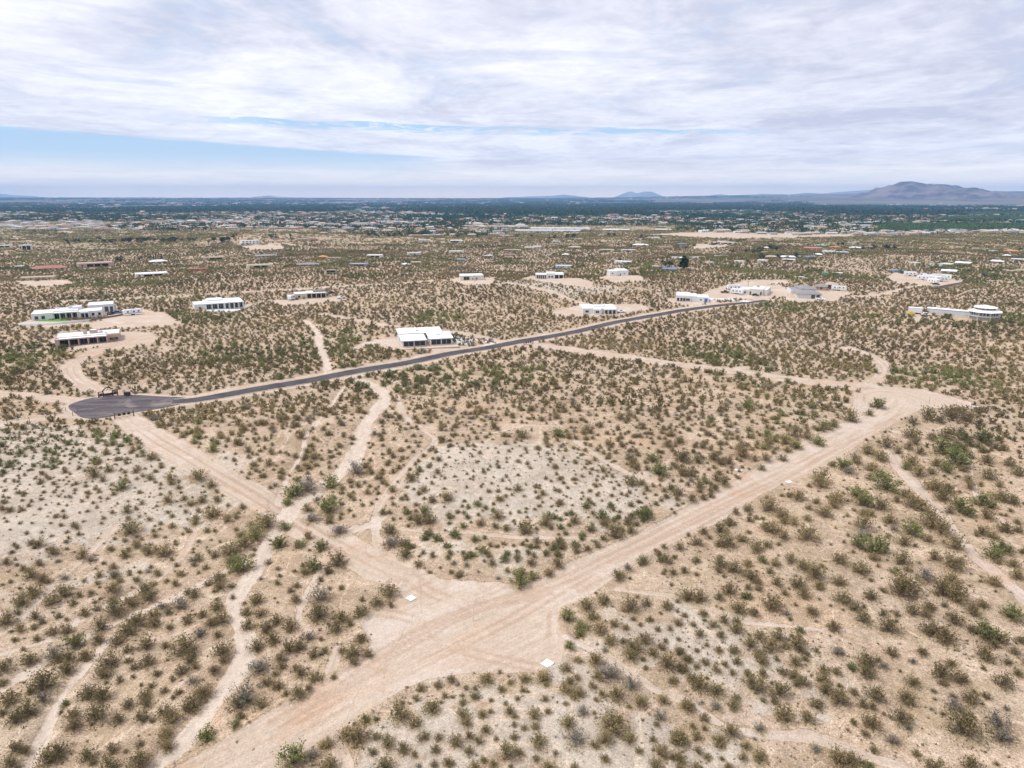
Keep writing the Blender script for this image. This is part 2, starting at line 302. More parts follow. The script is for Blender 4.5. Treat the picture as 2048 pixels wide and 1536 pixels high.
def zones(x, y, want_flow=False):
    "bare, wash, grey masks and kind index (0 desert 1 road 2 track 3 wash) for world points"
    x = np.asarray(x, float); y = np.asarray(y, float); n = x.shape
    rr = np.hypot(x, y); e = (fbm(x/3.1, y/3.1, 31, 3)-.5)*2
    bare = np.zeros(n); wash = np.zeros(n); grey = np.zeros(n); kind = np.zeros(n, int); fu = x*0.83+y*0.55; fv = -x*0.55+y*0.83
    carve = np.zeros(n)
    def box(Q, m):
        return np.where((x > Q[:, 0].min()-m) & (x < Q[:, 0].max()+m) & (y > Q[:, 1].min()-m) & (y < Q[:, 1].max()+m))
    for kd, hw, L in LINES:
        m = hw+8; i = box(L, m)
        if len(i[0]) == 0: continue
        d, a, s = dist_line(x[i], y[i], L); grow = np.maximum(rr[i]-250, 0)*0.0007
        w = hw*(1+0.18*(vnoise(a/9, a*0+hw*7, 5)-.5)*2); dd = d-w-e[i]*(0.35 if kd == 'dirt_road' else 0.5)
        mm = 1-sstep(-0.2-grow, 0.3+grow, dd)
        if kd == 'dry_wash': wash[i] = np.maximum(wash[i], mm); carve[i] = np.minimum(carve[i], -0.35*(1-sstep(0, 1.6, d-w)))
        else:
            bare[i] = np.maximum(bare[i], mm)
            if kd == 'dirt_road': carve[i] = np.where(np.abs(d-w-0.3) < 0.8, np.maximum(carve[i], 0.34*(1-np.abs(d-w-0.3)/0.8)*(0.5+vnoise(a/4, a*0, 8))), carve[i])
            else: carve[i] = np.minimum(carve[i], -0.12*(1-sstep(-0.3, 0.5, d-w)))
        k = {'dirt_road': 1, 'dirt_track': 2, 'dry_wash': 3}[kd]
        near = d < w; kk = kind[i]; kk[near & (kk != 1)] = k; kind[i] = kk
        if want_flow:
            q = d < w+1.5; f1 = fu[i]; f2 = fv[i]; f1[q] = a[q]; f2[q] = s[q]; fu[i] = f1; fv[i] = f2
    for k_, (sk_, Q) in enumerate([('dirt_road', ROAD_MAIN)]+SPOTS):
        i = box(Q, 10)
        if len(i[0]) == 0: continue
        d = dist_poly(x[i], y[i], Q); grow = np.maximum(rr[i]-250, 0)*0.001
        mm = 1-sstep(-0.2-grow, 0.3+grow, d-e[i]*(0.3 if k_ == 0 else 0.8)); bare[i] = np.maximum(bare[i], mm)
        if sk_ == 'dirt_road': kk = kind[i]; kk[(d < 0)] = 1; kind[i] = kk
        if k_ == 0:
            c = carve[i]; c = np.where(d < 0.2, 0, c); c = np.where(np.abs(d-0.5) < 0.9, np.maximum(c, 0.42*(1-np.abs(d-0.5)/0.9)*(0.4+vnoise(x[i]/4, y[i]/4, 8))), c); carve[i] = c
            if want_flow:
                _, a, s = dist_line(x[i], y[i], MAIN_AX); q = d < 1.0; f1 = fu[i]; f2 = fv[i]; f1[q] = a[q]; f2[q] = s[q]; fu[i] = f1; fv[i] = f2
    i = box(np.vstack([ASPHALT, CULDESAC]), 12)
    if len(i[0]):
        d = np.minimum(dist_line(x[i], y[i], ASPHALT)[0]-3.6, dist_poly(x[i], y[i], CULDESAC)); carve[i] = carve[i]*sstep(0.8, 2.5, d)-0.02
        bare[i] = np.maximum(bare[i], 1-sstep(1.5, 3.0, d)); 
    for Q, s_ in GREY:
        i = box(Q, 12)
        if len(i[0]) == 0: continue
        d = dist_poly(x[i], y[i], Q); grey[i] = np.maximum(grey[i], s_*(1-sstep(-14, 9, d+e[i]*8)))
    return bare, wash, grey, kind, fu, fv, carve
def h_full(x, y, z=None):
    x = np.asarray(x, float); y = np.asarray(y, float)
    if z is None: z = zones(x, y)
    r = np.hypot(x, y); free = 1-np.maximum(z[0], z[1])
    return h_base(x, y)+z[6]+free*(0.35*(fbm(x/7, y/7, 12, 3)-.5)*2)*(1-sstep(500, 1000, r))
LINES.append(('dirt_road', 5.6, ASPHALT)); SPOTS.append(('dirt_road', CULDESAC+0.0))
_c = CULDESAC.mean(axis=0); SPOTS[-1] = ('dirt_road', _c+(CULDESAC-_c)*1.12)

# ------------------------------------------------------------------ object helpers
def tag(o, label=None, cat=None, group=None, kind=None):
    if label: o['label'] = label
    if cat: o['category'] = cat
    if group: o['group'] = group
    if kind: o['kind'] = kind
    return o
def mesh_obj(name, verts, faces, mats, parent=None, mi=None, smooth=False):
    me = bpy.data.meshes.new(name); me.from_pydata([tuple(v) for v in verts], [], [tuple(f) for f in faces])
    for m in (mats if isinstance(mats, (list, tuple)) else [mats]): me.materials.append(m)
    if mi is not None: me.polygons.foreach_set('material_index', np.asarray(mi, dtype=np.int32))
    if smooth: me.polygons.foreach_set('use_smooth', [True]*len(me.polygons))
    me.update(); o = bpy.data.objects.new(name, me); COL.objects.link(o)
    if parent is not None: o.parent = parent
    return o
def empty(name, loc, rz=0.0, scale=1.0):
    o = bpy.data.objects.new(name, None); COL.objects.link(o); o.location = loc; o.rotation_euler = (0, 0, rz); o.scale = (scale,)*3 if not isinstance(scale, tuple) else scale
    o.empty_display_size = 0.5; return o
class Geo:
    "collects boxes, prisms and tubes into one mesh"
    def __init__(s): s.v = []; s.f = []; s.m = []
    def add(s, v, f, m=0):
        k = len(s.v); s.v += [tuple(p) for p in v]; s.f += [tuple(i+k for i in q) for q in f]; s.m += [m]*len(f); return s
    def box(s, x0, x1, y0, y1, z0, z1, m=0):
        v = [(x, y, z) for z in (z0, z1) for y in (y0, y1) for x in (x0, x1)]
        return s.add(v, [(0, 2, 3, 1), (4, 5, 7, 6), (0, 1, 5, 4), (2, 6, 7, 3), (0, 4, 6, 2), (1, 3, 7, 5)], m)
    def prism(s, pts, z0, z1, m=0, z1f=None):
        n = len(pts); v = [(x, y, z0) for x, y in pts]+[(x, y, (z1f(x, y) if z1f else z1)) for x, y in pts]
        return s.add(v, [tuple(range(n))[::-1], tuple(range(n, 2*n))]+[(i, (i+1) % n, n+(i+1) % n, n+i) for i in range(n)], m)
    def tube(s, p, q, r, r2=None, n=6, m=0):
        p = Vector(p); q = Vector(q); d = (q-p).normalized(); a = d.orthogonal().normalized(); b_ = d.cross(a); r2 = r if r2 is None else r2
        v = [tuple(c+(a*math.cos(t)+b_*math.sin(t))*rr) for c, rr in ((p, r), (q, r2)) for t in [2*math.pi*i/n for i in range(n)]]
        return s.add(v, [tuple(range(n))[::-1], tuple(range(n, 2*n))]+[(i, (i+1) % n, n+(i+1) % n, n+i) for i in range(n)], m)
    def make(s, name, mats, parent=None): return mesh_obj(name, s.v, s.f, mats, parent, s.m)
def box(name, mat, parent, *a): return Geo().box(*a).make(name, mat, parent)

# ------------------------------------------------------------------ materials
def new_mat(name):
    m = bpy.data.materials.new(name); m.use_nodes = True; nt = m.node_tree; nt.nodes.clear()
    b = NB(nt); p = b.n('ShaderNodeBsdfPrincipled'); o = b.n('ShaderNodeOutputMaterial'); nt.links.new(p.outputs[0], o.inputs[0])
    p.inputs['Specular IOR Level'].default_value = 0.2; p.inputs['Roughness'].default_value = 0.85
    return m, b, p
def simple(name, col, rough=0.8, spec=0.2, var=0.12, sc=0.35, metal=0.0):
    m, b, p = new_mat(name); g = b.n('ShaderNodeTexCoord').outputs['Object']
    n = b.noise(g, sc, 4, 0.6); n2 = b.noise(g, sc*9, 3, 0.6)
    f = b.math('ADD', b.math('MULTIPLY', n, 0.6), b.math('MULTIPLY', n2, 0.4))
    c = b.mix(b.ramp(f, 0.3, 0.7), tuple(x*(1-var) for x in col), tuple(min(1, x*(1+var)) for x in col))
    b.set(p.inputs['Base Color'], c); p.inputs['Roughness'].default_value = rough; p.inputs['Specular IOR Level'].default_value = spec; p.inputs['Metallic'].default_value = metal
    return m
M = {}
M['white'] = simple('white_stucco', (0.66, 0.655, 0.64), var=0.05)
M['offwhite'] = simple('offwhite_stucco', (0.62, 0.59, 0.53), var=0.06)
M['cream'] = simple('cream_stucco', (0.58, 0.51, 0.40), var=0.07)
M['tan'] = simple('tan_stucco', (0.47, 0.37, 0.27), var=0.08)
M['pink'] = simple('pink_tan_stucco', (0.46, 0.33, 0.28), var=0.08)
M['grey'] = simple('grey_stucco', (0.40, 0.39, 0.38), var=0.07)
M['brown'] = simple('brown_stucco', (0.20, 0.14, 0.10), var=0.1)
M['maroon'] = simple('maroon_siding', (0.10, 0.03, 0.045), var=0.1)
M['roofwhite'] = simple('white_roof_membrane', (0.74, 0.74, 0.74), var=0.10, sc=0.2)
M['roofpale'] = simple('pale_roof_coating', (0.66, 0.67, 0.68), var=0.07, sc=0.2)
M['rooftown'] = simple('dull_town_roof', (0.44, 0.42, 0.40), var=0.15)
M['roofgrey'] = simple('grey_shingle_roof', (0.24, 0.23, 0.23), var=0.12)
M['roofdark'] = simple('dark_roof', (0.09, 0.095, 0.11), var=0.15)
M['roofred'] = simple('terracotta_roof_tile', (0.33, 0.15, 0.11), var=0.15)
M['rooforange'] = simple('orange_roof_tile', (0.52, 0.22, 0.12), var=0.12)
M['roofpink'] = simple('faded_red_roof', (0.45, 0.18, 0.18), var=0.12)
M['rooftan'] = simple('tan_roof', (0.42, 0.34, 0.27), var=0.1)
M['roofblue'] = simple('blue_metal_roof', (0.10, 0.16, 0.30), rough=0.4, spec=0.5, var=0.1)
M['metal'] = simple('galvanised_metal', (0.50, 0.53, 0.57), rough=0.4, spec=0.5, var=0.08)
M['bluemetal'] = simple('blue_grey_metal', (0.25, 0.31, 0.42), rough=0.45, spec=0.4, var=0.08)
M['teal'] = simple('teal_metal', (0.22, 0.50, 0.42), rough=0.5, var=0.08)
M['concrete'] = simple('pale_concrete', (0.60, 0.60, 0.58), var=0.06, sc=0.7)
M['padwhite'] = simple('white_pad_concrete', (0.62, 0.62, 0.60), var=0.05, sc=1.5)
M['gravelwhite'] = simple('pale_driveway_gravel', (0.52, 0.51, 0.51), var=0.12, sc=0.5)
M['patio'] = simple('sandy_patio', (0.52, 0.40, 0.30), var=0.08)
M['black'] = simple('black_metal', (0.050, 0.030, 0.030), rough=0.5, var=0.2)
M['rust'] = simple('rusty_brown_metal', (0.09, 0.05, 0.04), rough=0.7, var=0.3, sc=3)
M['wood'] = simple('weathered_wood', (0.17, 0.125, 0.09), var=0.25, sc=2)
M['palewood'] = simple('pale_pole_paint', (0.66, 0.60, 0.54), var=0.08)
M['carwhite'] = simple('white_vehicle_paint', (0.78, 0.79, 0.80), rough=0.25, spec=0.5, var=0.02)
M['carblack'] = simple('black_vehicle_paint', (0.02, 0.022, 0.03), rough=0.25, spec=0.5, var=0.05)
M['carred'] = simple('red_vehicle_paint', (0.28, 0.03, 0.03), rough=0.3, spec=0.5, var=0.05)
M['carblue'] = simple('blue_vehicle_paint', (0.03, 0.08, 0.30), rough=0.3, spec=0.5, var=0.05)
M['carsilver'] = simple('silver_vehicle_paint', (0.45, 0.47, 0.50), rough=0.3, spec=0.5, var=0.03)
M['tyre'] = simple('tyre_rubber', (0.02, 0.02, 0.02), var=0.1)
M['yellow'] = simple('yellow_paint', (0.62, 0.46, 0.05), rough=0.5, var=0.05)
M['tarp'] = simple('blue_tarpaulin', (0.02, 0.12, 0.42), rough=0.5, var=0.1)
M['lawn'] = simple('green_lawn', (0.11, 0.24, 0.035), var=0.15, sc=1.2)
M['mulch'] = simple('dark_mulch', (0.10, 0.06, 0.05), var=0.3, sc=1.5)
m, b, p = new_mat('dark_window_glass'); p.inputs['Base Color'].default_value = (0.018, 0.028, 0.045, 1); p.inputs['Roughness'].default_value = 0.12; p.inputs['Specular IOR Level'].default_value = 0.6; M['glass'] = m
m, b, p = new_mat('dark_insect_screen'); p.inputs['Base Color'].default_value = (0.045, 0.047, 0.045, 1); M['screen'] = m

def leaf_mat(name, cols, var=0.25, trans=0.32):
    "cols: dark, mid, light leaf colours; each bush has its own mix"
    m, b, p = new_mat(name); oi = b.n('ShaderNodeObjectInfo'); g = b.n('ShaderNodeTexCoord').outputs['Object']
    geo = b.n('ShaderNodeNewGeometry'); rnd = oi.outputs['Random']
    isl = geo.outputs['Random Per Island']
    c = b.mix(isl, cols[0], cols[1]); c = b.mix(b.math('MULTIPLY', b.ramp(rnd, 0.2, 1.0, smooth=False), 0.75), c, cols[2])
    n = b.noise(g, 2.2, 2, 0.5); c = b.mix(b.ramp(n, 0.35, 0.65, 0, 0.6), c, tuple(x*0.72 for x in cols[0]))
    wn_ = b.noise(b.n('ShaderNodeNewGeometry').outputs['Position'], 0.02, 2, 0.5)
    c = b.vmath('SCALE', c, b.ramp(wn_, 0.3, 0.7, 1-var, 1+var))
    b.set(p.inputs['Base Color'], c); p.inputs['Specular IOR Level'].default_value = 0.12
    tr = b.n('ShaderNodeBsdfTranslucent'); b.set(tr.inputs[0], c); mx = b.n('ShaderNodeMixShader'); mx.inputs[0].default_value = trans
    o = [n_ for n_ in m.node_tree.nodes if n_.type == 'OUTPUT_MATERIAL'][0]
    m.node_tree.links.new(p.outputs[0], mx.inputs[1]); m.node_tree.links.new(tr.outputs[0], mx.inputs[2]); m.node_tree.links.new(mx.outputs[0], o.inputs[0])
    return m
M['creo'] = leaf_mat('creosote_leaf', ((0.190, 0.155, 0.070), (0.310, 0.258, 0.120), (0.350, 0.258, 0.122)))
M['mesq'] = leaf_mat('mesquite_leaf', ((0.150, 0.165, 0.058), (0.265, 0.275, 0.105), (0.310, 0.300, 0.125)))
M['greys'] = leaf_mat('saltbush_leaf', ((0.200, 0.195, 0.165), (0.320, 0.305, 0.260), (0.270, 0.240, 0.200)))
M['darkg'] = leaf_mat('dark_tree_leaf', ((0.025, 0.050, 0.022), (0.050, 0.085, 0.035), (0.080, 0.115, 0.055)))
M['orch'] = leaf_mat('orchard_leaf', ((0.070, 0.135, 0.050), (0.120, 0.210, 0.080), (0.105, 0.175, 0.070)), var=0.15)
M['orchteal'] = leaf_mat('far_orchard_leaf', ((0.018, 0.070, 0.045), (0.030, 0.100, 0.060), (0.035, 0.090, 0.060)), var=0.15)
M['stem'] = simple('bush_stem', (0.30, 0.235, 0.175), var=0.3, sc=3)
M['straw'] = leaf_mat('dry_grass', ((0.27, 0.19, 0.10), (0.40, 0.30, 0.18), (0.33, 0.24, 0.14)))

def ground_mat():
    m, b, p = new_mat('desert_earth')
    pos = b.n('ShaderNodeNewGeometry').outputs['Position']
    at = b.n('ShaderNodeAttribute', attribute_name='zone'); zr, zg, zb = b.sep(at.outputs['Vector'])
    fl = b.n('ShaderNodeAttribute', attribute_name='flow').outputs['Vector']
    px, py, pz = b.sep(pos); r = b.vmath('LENGTH', b.comb(px, py, 0.0)); 
    rl = b.n('ShaderNodeVectorMath', operation='LENGTH'); b.set(rl.inputs[0], b.comb(px, py, 0.0)); r = rl.outputs['Value']
    big = b.noise(pos, 0.012, 4, 0.6); med = b.noise(pos, 0.09, 5, 0.62, 0.6); fine = b.noise(pos, 1.0, 5, 0.72); grit = b.noise(pos, 5.0, 4, 0.75)
    sand = b.mix(b.ramp(med, 0.32, 0.68), (0.350, 0.265, 0.190), (0.520, 0.412, 0.318))
    sand = b.mix(b.ramp(big, 0.40, 0.68, 0, 0.75), sand, (0.430, 0.355, 0.280))
    sand = b.mix(b.ramp(b.noise(pos, 0.035, 3, 0.6), 0.52, 0.66, 0, 0.45), sand, (0.50, 0.355, 0.245))
    # thin straw-coloured grass cover
    grass = b.math('MULTIPLY', b.ramp(b.noise(b.vmath('ADD', pos, (40, 11, 0)), 0.16, 5, 0.7), 0.47, 0.66), 0.40)
    sand = b.mix(grass, sand, (0.335, 0.265, 0.150))
    gr = b.mix(b.ramp(med, 0.3, 0.7), (0.385, 0.335, 0.275), (0.500, 0.450, 0.385))
    gr = b.mix(b.ramp(b.noise(pos, 0.3, 4, 0.7), 0.45, 0.7, 0, 0.6), gr, (0.49, 0.405, 0.335))
    gz = b.ramp(b.math('ADD', zg, b.math('MULTIPLY', b.math('SUBTRACT', med, 0.5), 1.3)), 0.30, 0.62)
    c = b.mix(gz, sand, gr)
    # erosion rills: thin pale winding lines
    rl_ = b.noise(b.vmath('ADD', b.vmath('MULTIPLY', pos, (1, 0.55, 1)), (5, 8, 0)), 0.05, 5, 0.55, 1.2)
    rill = b.ramp(b.math('ABSOLUTE', b.math('SUBTRACT', rl_, 0.5)), 0.0, 0.016, 1.0, 0.0)
    c = b.mix(b.math('MULTIPLY', rill, 0.60), c, (0.60, 0.49, 0.385))
    # graded dirt: streaked along its run
    st1 = b.noise(b.vmath('MULTIPLY', fl, (0.06, 0.9, 1)), 1.0, 5, 0.65, 0.3); st2 = b.noise(b.vmath('MULTIPLY', fl, (0.25, 3.2, 1)), 1.0, 4, 0.7)
    rd = b.mix(b.ramp(st1, 0.30, 0.70), (0.425, 0.346, 0.275), (0.522, 0.434, 0.354))
    rd = b.mix(b.ramp(b.noise(pos, 0.07, 4, 0.6, 0.8), 0.50, 0.64, 0, 0.75), rd, (0.545, 0.475, 0.420))
    rd = b.mix(b.ramp(b.noise(b.vmath('ADD', pos, (9, 2, 0)), 0.055, 4, 0.65, 0.8), 0.53, 0.68, 0, 0.6), rd, (0.465, 0.305, 0.205))
    rd = b.mix(b.ramp(st2, 0.45, 0.75, 0, 0.45), rd, (0.62, 0.50, 0.41))
    rd = b.mix(b.ramp(st2, 0.42, 0.22, 0, 0.35), rd, (0.42, 0.30, 0.22))
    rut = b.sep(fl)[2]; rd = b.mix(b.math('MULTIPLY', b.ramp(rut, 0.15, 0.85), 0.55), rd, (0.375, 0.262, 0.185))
    edge = b.math('MULTIPLY', b.math('SUBTRACT', fine, 0.5), 0.5)
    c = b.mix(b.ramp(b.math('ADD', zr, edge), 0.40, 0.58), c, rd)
    ws = b.mix(b.ramp(b.noise(b.vmath('MULTIPLY', fl, (0.15, 0.8, 1)), 1.0, 5, 0.65, 0.5), 0.30, 0.70), (0.480, 0.405, 0.335), (0.585, 0.500, 0.425))
    c = b.mix(b.ramp(b.math('ADD', zb, edge), 0.40, 0.58), c, ws)
    # shadow of the cut edge painted in along graded dirt; then leaf litter and dry grass under the bushes
    bank_shade = b.math('MULTIPLY', b.ramp(zr, 0.10, 0.30), b.ramp(zr, 0.42, 0.60, 1.0, 0.0)); bank_shade = b.math('MULTIPLY', bank_shade, b.ramp(b.noise(pos, 0.11, 3), 0.40, 0.60, 0.1, 0.65))
    c = b.mix(bank_shade, c, (0.315, 0.225, 0.155))
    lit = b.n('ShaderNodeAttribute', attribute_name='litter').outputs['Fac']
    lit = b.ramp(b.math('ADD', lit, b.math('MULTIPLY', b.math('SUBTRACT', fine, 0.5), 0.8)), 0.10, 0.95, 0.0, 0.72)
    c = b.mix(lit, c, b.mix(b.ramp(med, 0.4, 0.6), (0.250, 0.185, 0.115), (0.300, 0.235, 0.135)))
    # grit, pebbles and small dark specks
    calm = b.math('SUBTRACT', b.ramp(b.math('MAXIMUM', zr, zb), 0.3, 0.6, 1.0, 0.45), b.math('MULTIPLY', gz, 0.25), clamp=True)
    c = b.mix(calm, c, b.vmath('MULTIPLY', c, b.mix(b.ramp(fine, 0.3, 0.7), (0.76, 0.75, 0.73), (1.15, 1.15, 1.15))))
    c = b.mix(calm, c, b.vmath('MULTIPLY', c, b.mix(b.ramp(grit, 0.34, 0.66), (0.62, 0.61, 0.59), (1.28, 1.28, 1.28))))
    vor = b.n('ShaderNodeTexVoronoi', feature='F1'); b.set(vor.inputs['Vector'], pos); vor.inputs['Scale'].default_value = 1.1
    sp = b.math('MULTIPLY', b.ramp(vor.outputs['Distance'], 0.10, 0.17, 1, 0), b.ramp(b.noise(pos, 0.12, 3), 0.45, 0.62))
    sp = b.math('MULTIPLY', sp, b.ramp(zr, 0.3, 0.6, 1, 0.15))
    c = b.mix(b.math('MULTIPLY', sp, 0.7), c, (0.17, 0.145, 0.11))
    # far plain: scrub, streets and tree cover too small to model one by one
    f1 = b.noise(b.vmath('MULTIPLY', pos, (1, 0.35, 1)), 0.012, 5, 0.7); f2 = b.noise(b.vmath('MULTIPLY', pos, (1, 0.25, 1)), 0.0022, 4, 0.6)
    scrub = b.mix(b.ramp(f1, 0.38, 0.62), (0.175, 0.160, 0.095), (0.36, 0.29, 0.20))
    keep = b.math('SUBTRACT', 1.0, b.math('MULTIPLY', zr, 0.85)); c = b.mix(b.math('MULTIPLY', b.ramp(r, 450, 1800, 0, 0.72), keep), c, scrub)
    valley = b.mix(b.ramp(b.math('ADD', b.math('MULTIPLY', f1, 0.5), b.math('MULTIPLY', f2, 0.5)), 0.42, 0.60), (0.022, 0.060, 0.045), (0.15, 0.150, 0.115))
    c = b.mix(b.math('MULTIPLY', b.math('MULTIPLY', b.ramp(r, 1900, 3200), b.ramp(r, 7000, 9000, 1, 0)), keep), c, valley)
    mesa = b.mix(b.ramp(f2, 0.35, 0.65), (0.10, 0.085, 0.075), (0.19, 0.155, 0.13))
    c = b.mix(b.ramp(r, 7000, 9000), c, mesa)
    c = b.vmath('MULTIPLY', c, (1.0, 0.975, 0.95)); b.set(p.inputs['Base Color'], c); p.inputs['Roughness'].default_value = 0.95; p.inputs['Specular IOR Level'].default_value = 0.05
    hgt = b.math('ADD', b.math('MULTIPLY', fine, 0.20), b.math('MULTIPLY', grit, 0.05)); hgt = b.math('ADD', hgt, b.math('MULTIPLY', st2, b.math('MULTIPLY', zr, 0.10)))
    hgt = b.math('SUBTRACT', hgt, b.math('MULTIPLY', rill, 0.06))
    bp = b.n('ShaderNodeBump'); bp.inputs['Strength'].default_value = 0.9; bp.inputs['Distance'].default_value = 1.0
    b.set(bp.inputs['Height'], b.math('MULTIPLY', hgt, b.ramp(r, 200, 900, 1, 0))); b.set(p.inputs['Normal'], bp.outputs[0])
    return m
M['ground'] = ground_mat()

# ------------------------------------------------------------------ ground sheet (one grid, split by what covers it)
ang = np.concatenate([np.linspace(-180, -44, 40)[:-1], np.linspace(-44, 44, 620)[:-1], np.linspace(44, 180, 40)])
rad = np.concatenate([[0.5, 8, 18, 28, 38, 46], np.geomspace(53, 420, 330)[:-1], np.geomspace(420, 2600, 190)[:-1], np.geomspace(2600, 24000, 80)])
A, RR = np.meshgrid(np.radians(ang[:-1]), rad); na = A.shape[1]; nr = A.shape[0]
GX = (RR*np.sin(A)).ravel(); GY = (RR*np.cos(A)).ravel()
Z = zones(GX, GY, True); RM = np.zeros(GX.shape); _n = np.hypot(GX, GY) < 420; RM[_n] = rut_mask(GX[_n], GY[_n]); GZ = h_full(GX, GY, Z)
gi = np.arange(nr*na).reshape(nr, na); gj = np.roll(gi, -1, axis=1)
quads = np.stack([gi[:-1], gi[1:], gj[1:], gj[:-1]], axis=-1).reshape(-1, 4)[:, ::-1]
# keep only the innermost ring closed by a fan
g3 = GZ.reshape(nr, na); PX = np.stack([GX, GY, GZ], 1).reshape(nr, na, 3)
du = np.roll(PX, -1, 1)-np.roll(PX, 1, 1); dv = np.gradient(PX, axis=0); NRM = np.cross(dv, du).reshape(-1, 3)*-1
NRM /= np.linalg.norm(NRM, axis=1)[:, None]; NRM[NRM[:, 2] < 0] *= -1
kq = np.sort(Z[3][quads], axis=1); qk = kq[:, 2]       # kind by majority-ish
names = ('desert_ground', 'dirt_road', 'dirt_track', 'dry_wash')
for k, nm in enumerate(names):
    q = quads[qk == k]
    if not len(q): continue
    used, inv = np.unique(q.ravel(), return_inverse=True); inv = inv.reshape(-1, 4).astype(np.int32); nv = len(used)
    me = bpy.data.meshes.new(nm); me.vertices.add(nv); me.vertices.foreach_set('co', np.stack([GX[used], GY[used], GZ[used]], 1).astype(np.float32).ravel())
    me.loops.add(inv.size); me.loops.foreach_set('vertex_index', inv.ravel()); me.polygons.add(len(inv)); me.polygons.foreach_set('loop_start', np.arange(0, inv.size, 4, dtype=np.int32))
    me.polygons.foreach_set('use_smooth', np.ones(len(inv), bool)); me.update(calc_edges=True); me.validate()
    a = me.attributes.new('zone', 'FLOAT_VECTOR', 'POINT'); a.data.foreach_set('vector', np.stack([Z[0][used], Z[2][used], Z[1][used]], 1).astype(np.float32).ravel())
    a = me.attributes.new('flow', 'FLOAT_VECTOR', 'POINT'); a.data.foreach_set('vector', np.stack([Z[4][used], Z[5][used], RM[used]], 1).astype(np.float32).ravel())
    me.normals_split_custom_set_from_vertices([tuple(v) for v in NRM[used]])
    me.attributes.new('litter', 'FLOAT', 'POINT'); me.materials.append(M['ground']); o = bpy.data.objects.new(nm, me); COL.objects.link(o); tag(o, kind='structure')

# ------------------------------------------------------------------ asphalt road and cul-de-sac, a sheet on the graded bed
def asphalt_mat():
    m, b, p = new_mat('old_asphalt'); pos = b.n('ShaderNodeNewGeometry').outputs['Position']
    n = b.noise(pos, 0.12, 5, 0.65, 0.5); n2 = b.noise(pos, 1.6, 4, 0.7); n3 = b.noise(b.vmath('MULTIPLY', pos, (0.15, 1.1, 1)), 0.5, 4, 0.6)
    c = b.mix(b.ramp(n, 0.3, 0.7), (0.050, 0.046, 0.050), (0.090, 0.082, 0.085))
    uvn = b.n('ShaderNodeAttribute', attribute_name='court').outputs['Fac']
    c2 = b.mix(b.ramp(n3, 0.35, 0.65), (0.070, 0.058, 0.064), (0.125, 0.106, 0.108)); c2 = b.mix(b.ramp(n, 0.50, 0.7, 0, 0.7), c2, (0.27, 0.23, 0.20))
    c = b.mix(uvn, c, c2)
    c = b.vmath('MULTIPLY', c, b.mix(b.ramp(n2, 0.3, 0.7), (0.85, 0.85, 0.85), (1.12, 1.12, 1.12)))
    ed = b.n('ShaderNodeAttribute', attribute_name='edge').outputs['Fac']; c = b.mix(b.ramp(b.math('ADD', ed, b.math('MULTIPLY', b.noise(pos, 0.5, 4, 0.7), 0.8)), 0.85, 1.15), c, (0.40, 0.31, 0.24))
    b.set(p.inputs['Base Color'], c); p.inputs['Roughness'].default_value = 0.9; p.inputs['Specular IOR Level'].default_value = 0.15; return m
M['asphalt'] = asphalt_mat()
def ribbon(name, L, hw, mat, lift=0.08, cols=4, jitter=0.08):
    L = np.asarray(L); s = np.concatenate([[0], np.cumsum(np.hypot(*np.diff(L, axis=0).T))]); k = max(4, int(s[-1]/1.6)); t = np.linspace(0, s[-1], k)
    x = np.interp(t, s, L[:, 0]); y = np.interp(t, s, L[:, 1]); ker = np.ones(9)/9
    tx = np.gradient(x); ty = np.gradient(y); tx = np.convolve(np.pad(tx, 4, 'edge'), ker, 'valid'); ty = np.convolve(np.pad(ty, 4, 'edge'), ker, 'valid')
    ln = np.hypot(tx, ty); nx, ny = -ty/ln, tx/ln; V = []; F = []
    w1 = hw+jitter*(vnoise(t/1.5, t*0, 3)-.5)*2; w2 = hw+jitter*(vnoise(t/1.5, t*0, 4)-.5)*2
    offs = [-1.04, -1]+[i*2/cols-1 for i in range(1, cols)]+[1, 1.04]
    for oi_, o_ in enumerate(offs):
        w = w1 if o_ < 0 else w2; X = x+nx*o_*w; Y = y+ny*o_*w; Zz = h_base(X, Y)+(lift if abs(o_) <= 1 else -0.3)
        V.append(np.stack([X, Y, Zz], 1))
    V = np.stack(V, 1); nc = len(offs); V = V.reshape(-1, 3)
    F = [(i*nc+j, i*nc+j+1, (i+1)*nc+j+1, (i+1)*nc+j) for i in range(k-1) for j in range(nc-1)]
    o = mesh_obj(name, V, [f[::-1] for f in F], mat, smooth=True); a_ = o.data.attributes.new('edge', 'FLOAT', 'POINT'); a_.data.foreach_set('value', np.tile([1.0 if abs(q) >= 1 else 0.0 for q in offs], k).astype(np.float32)); return o
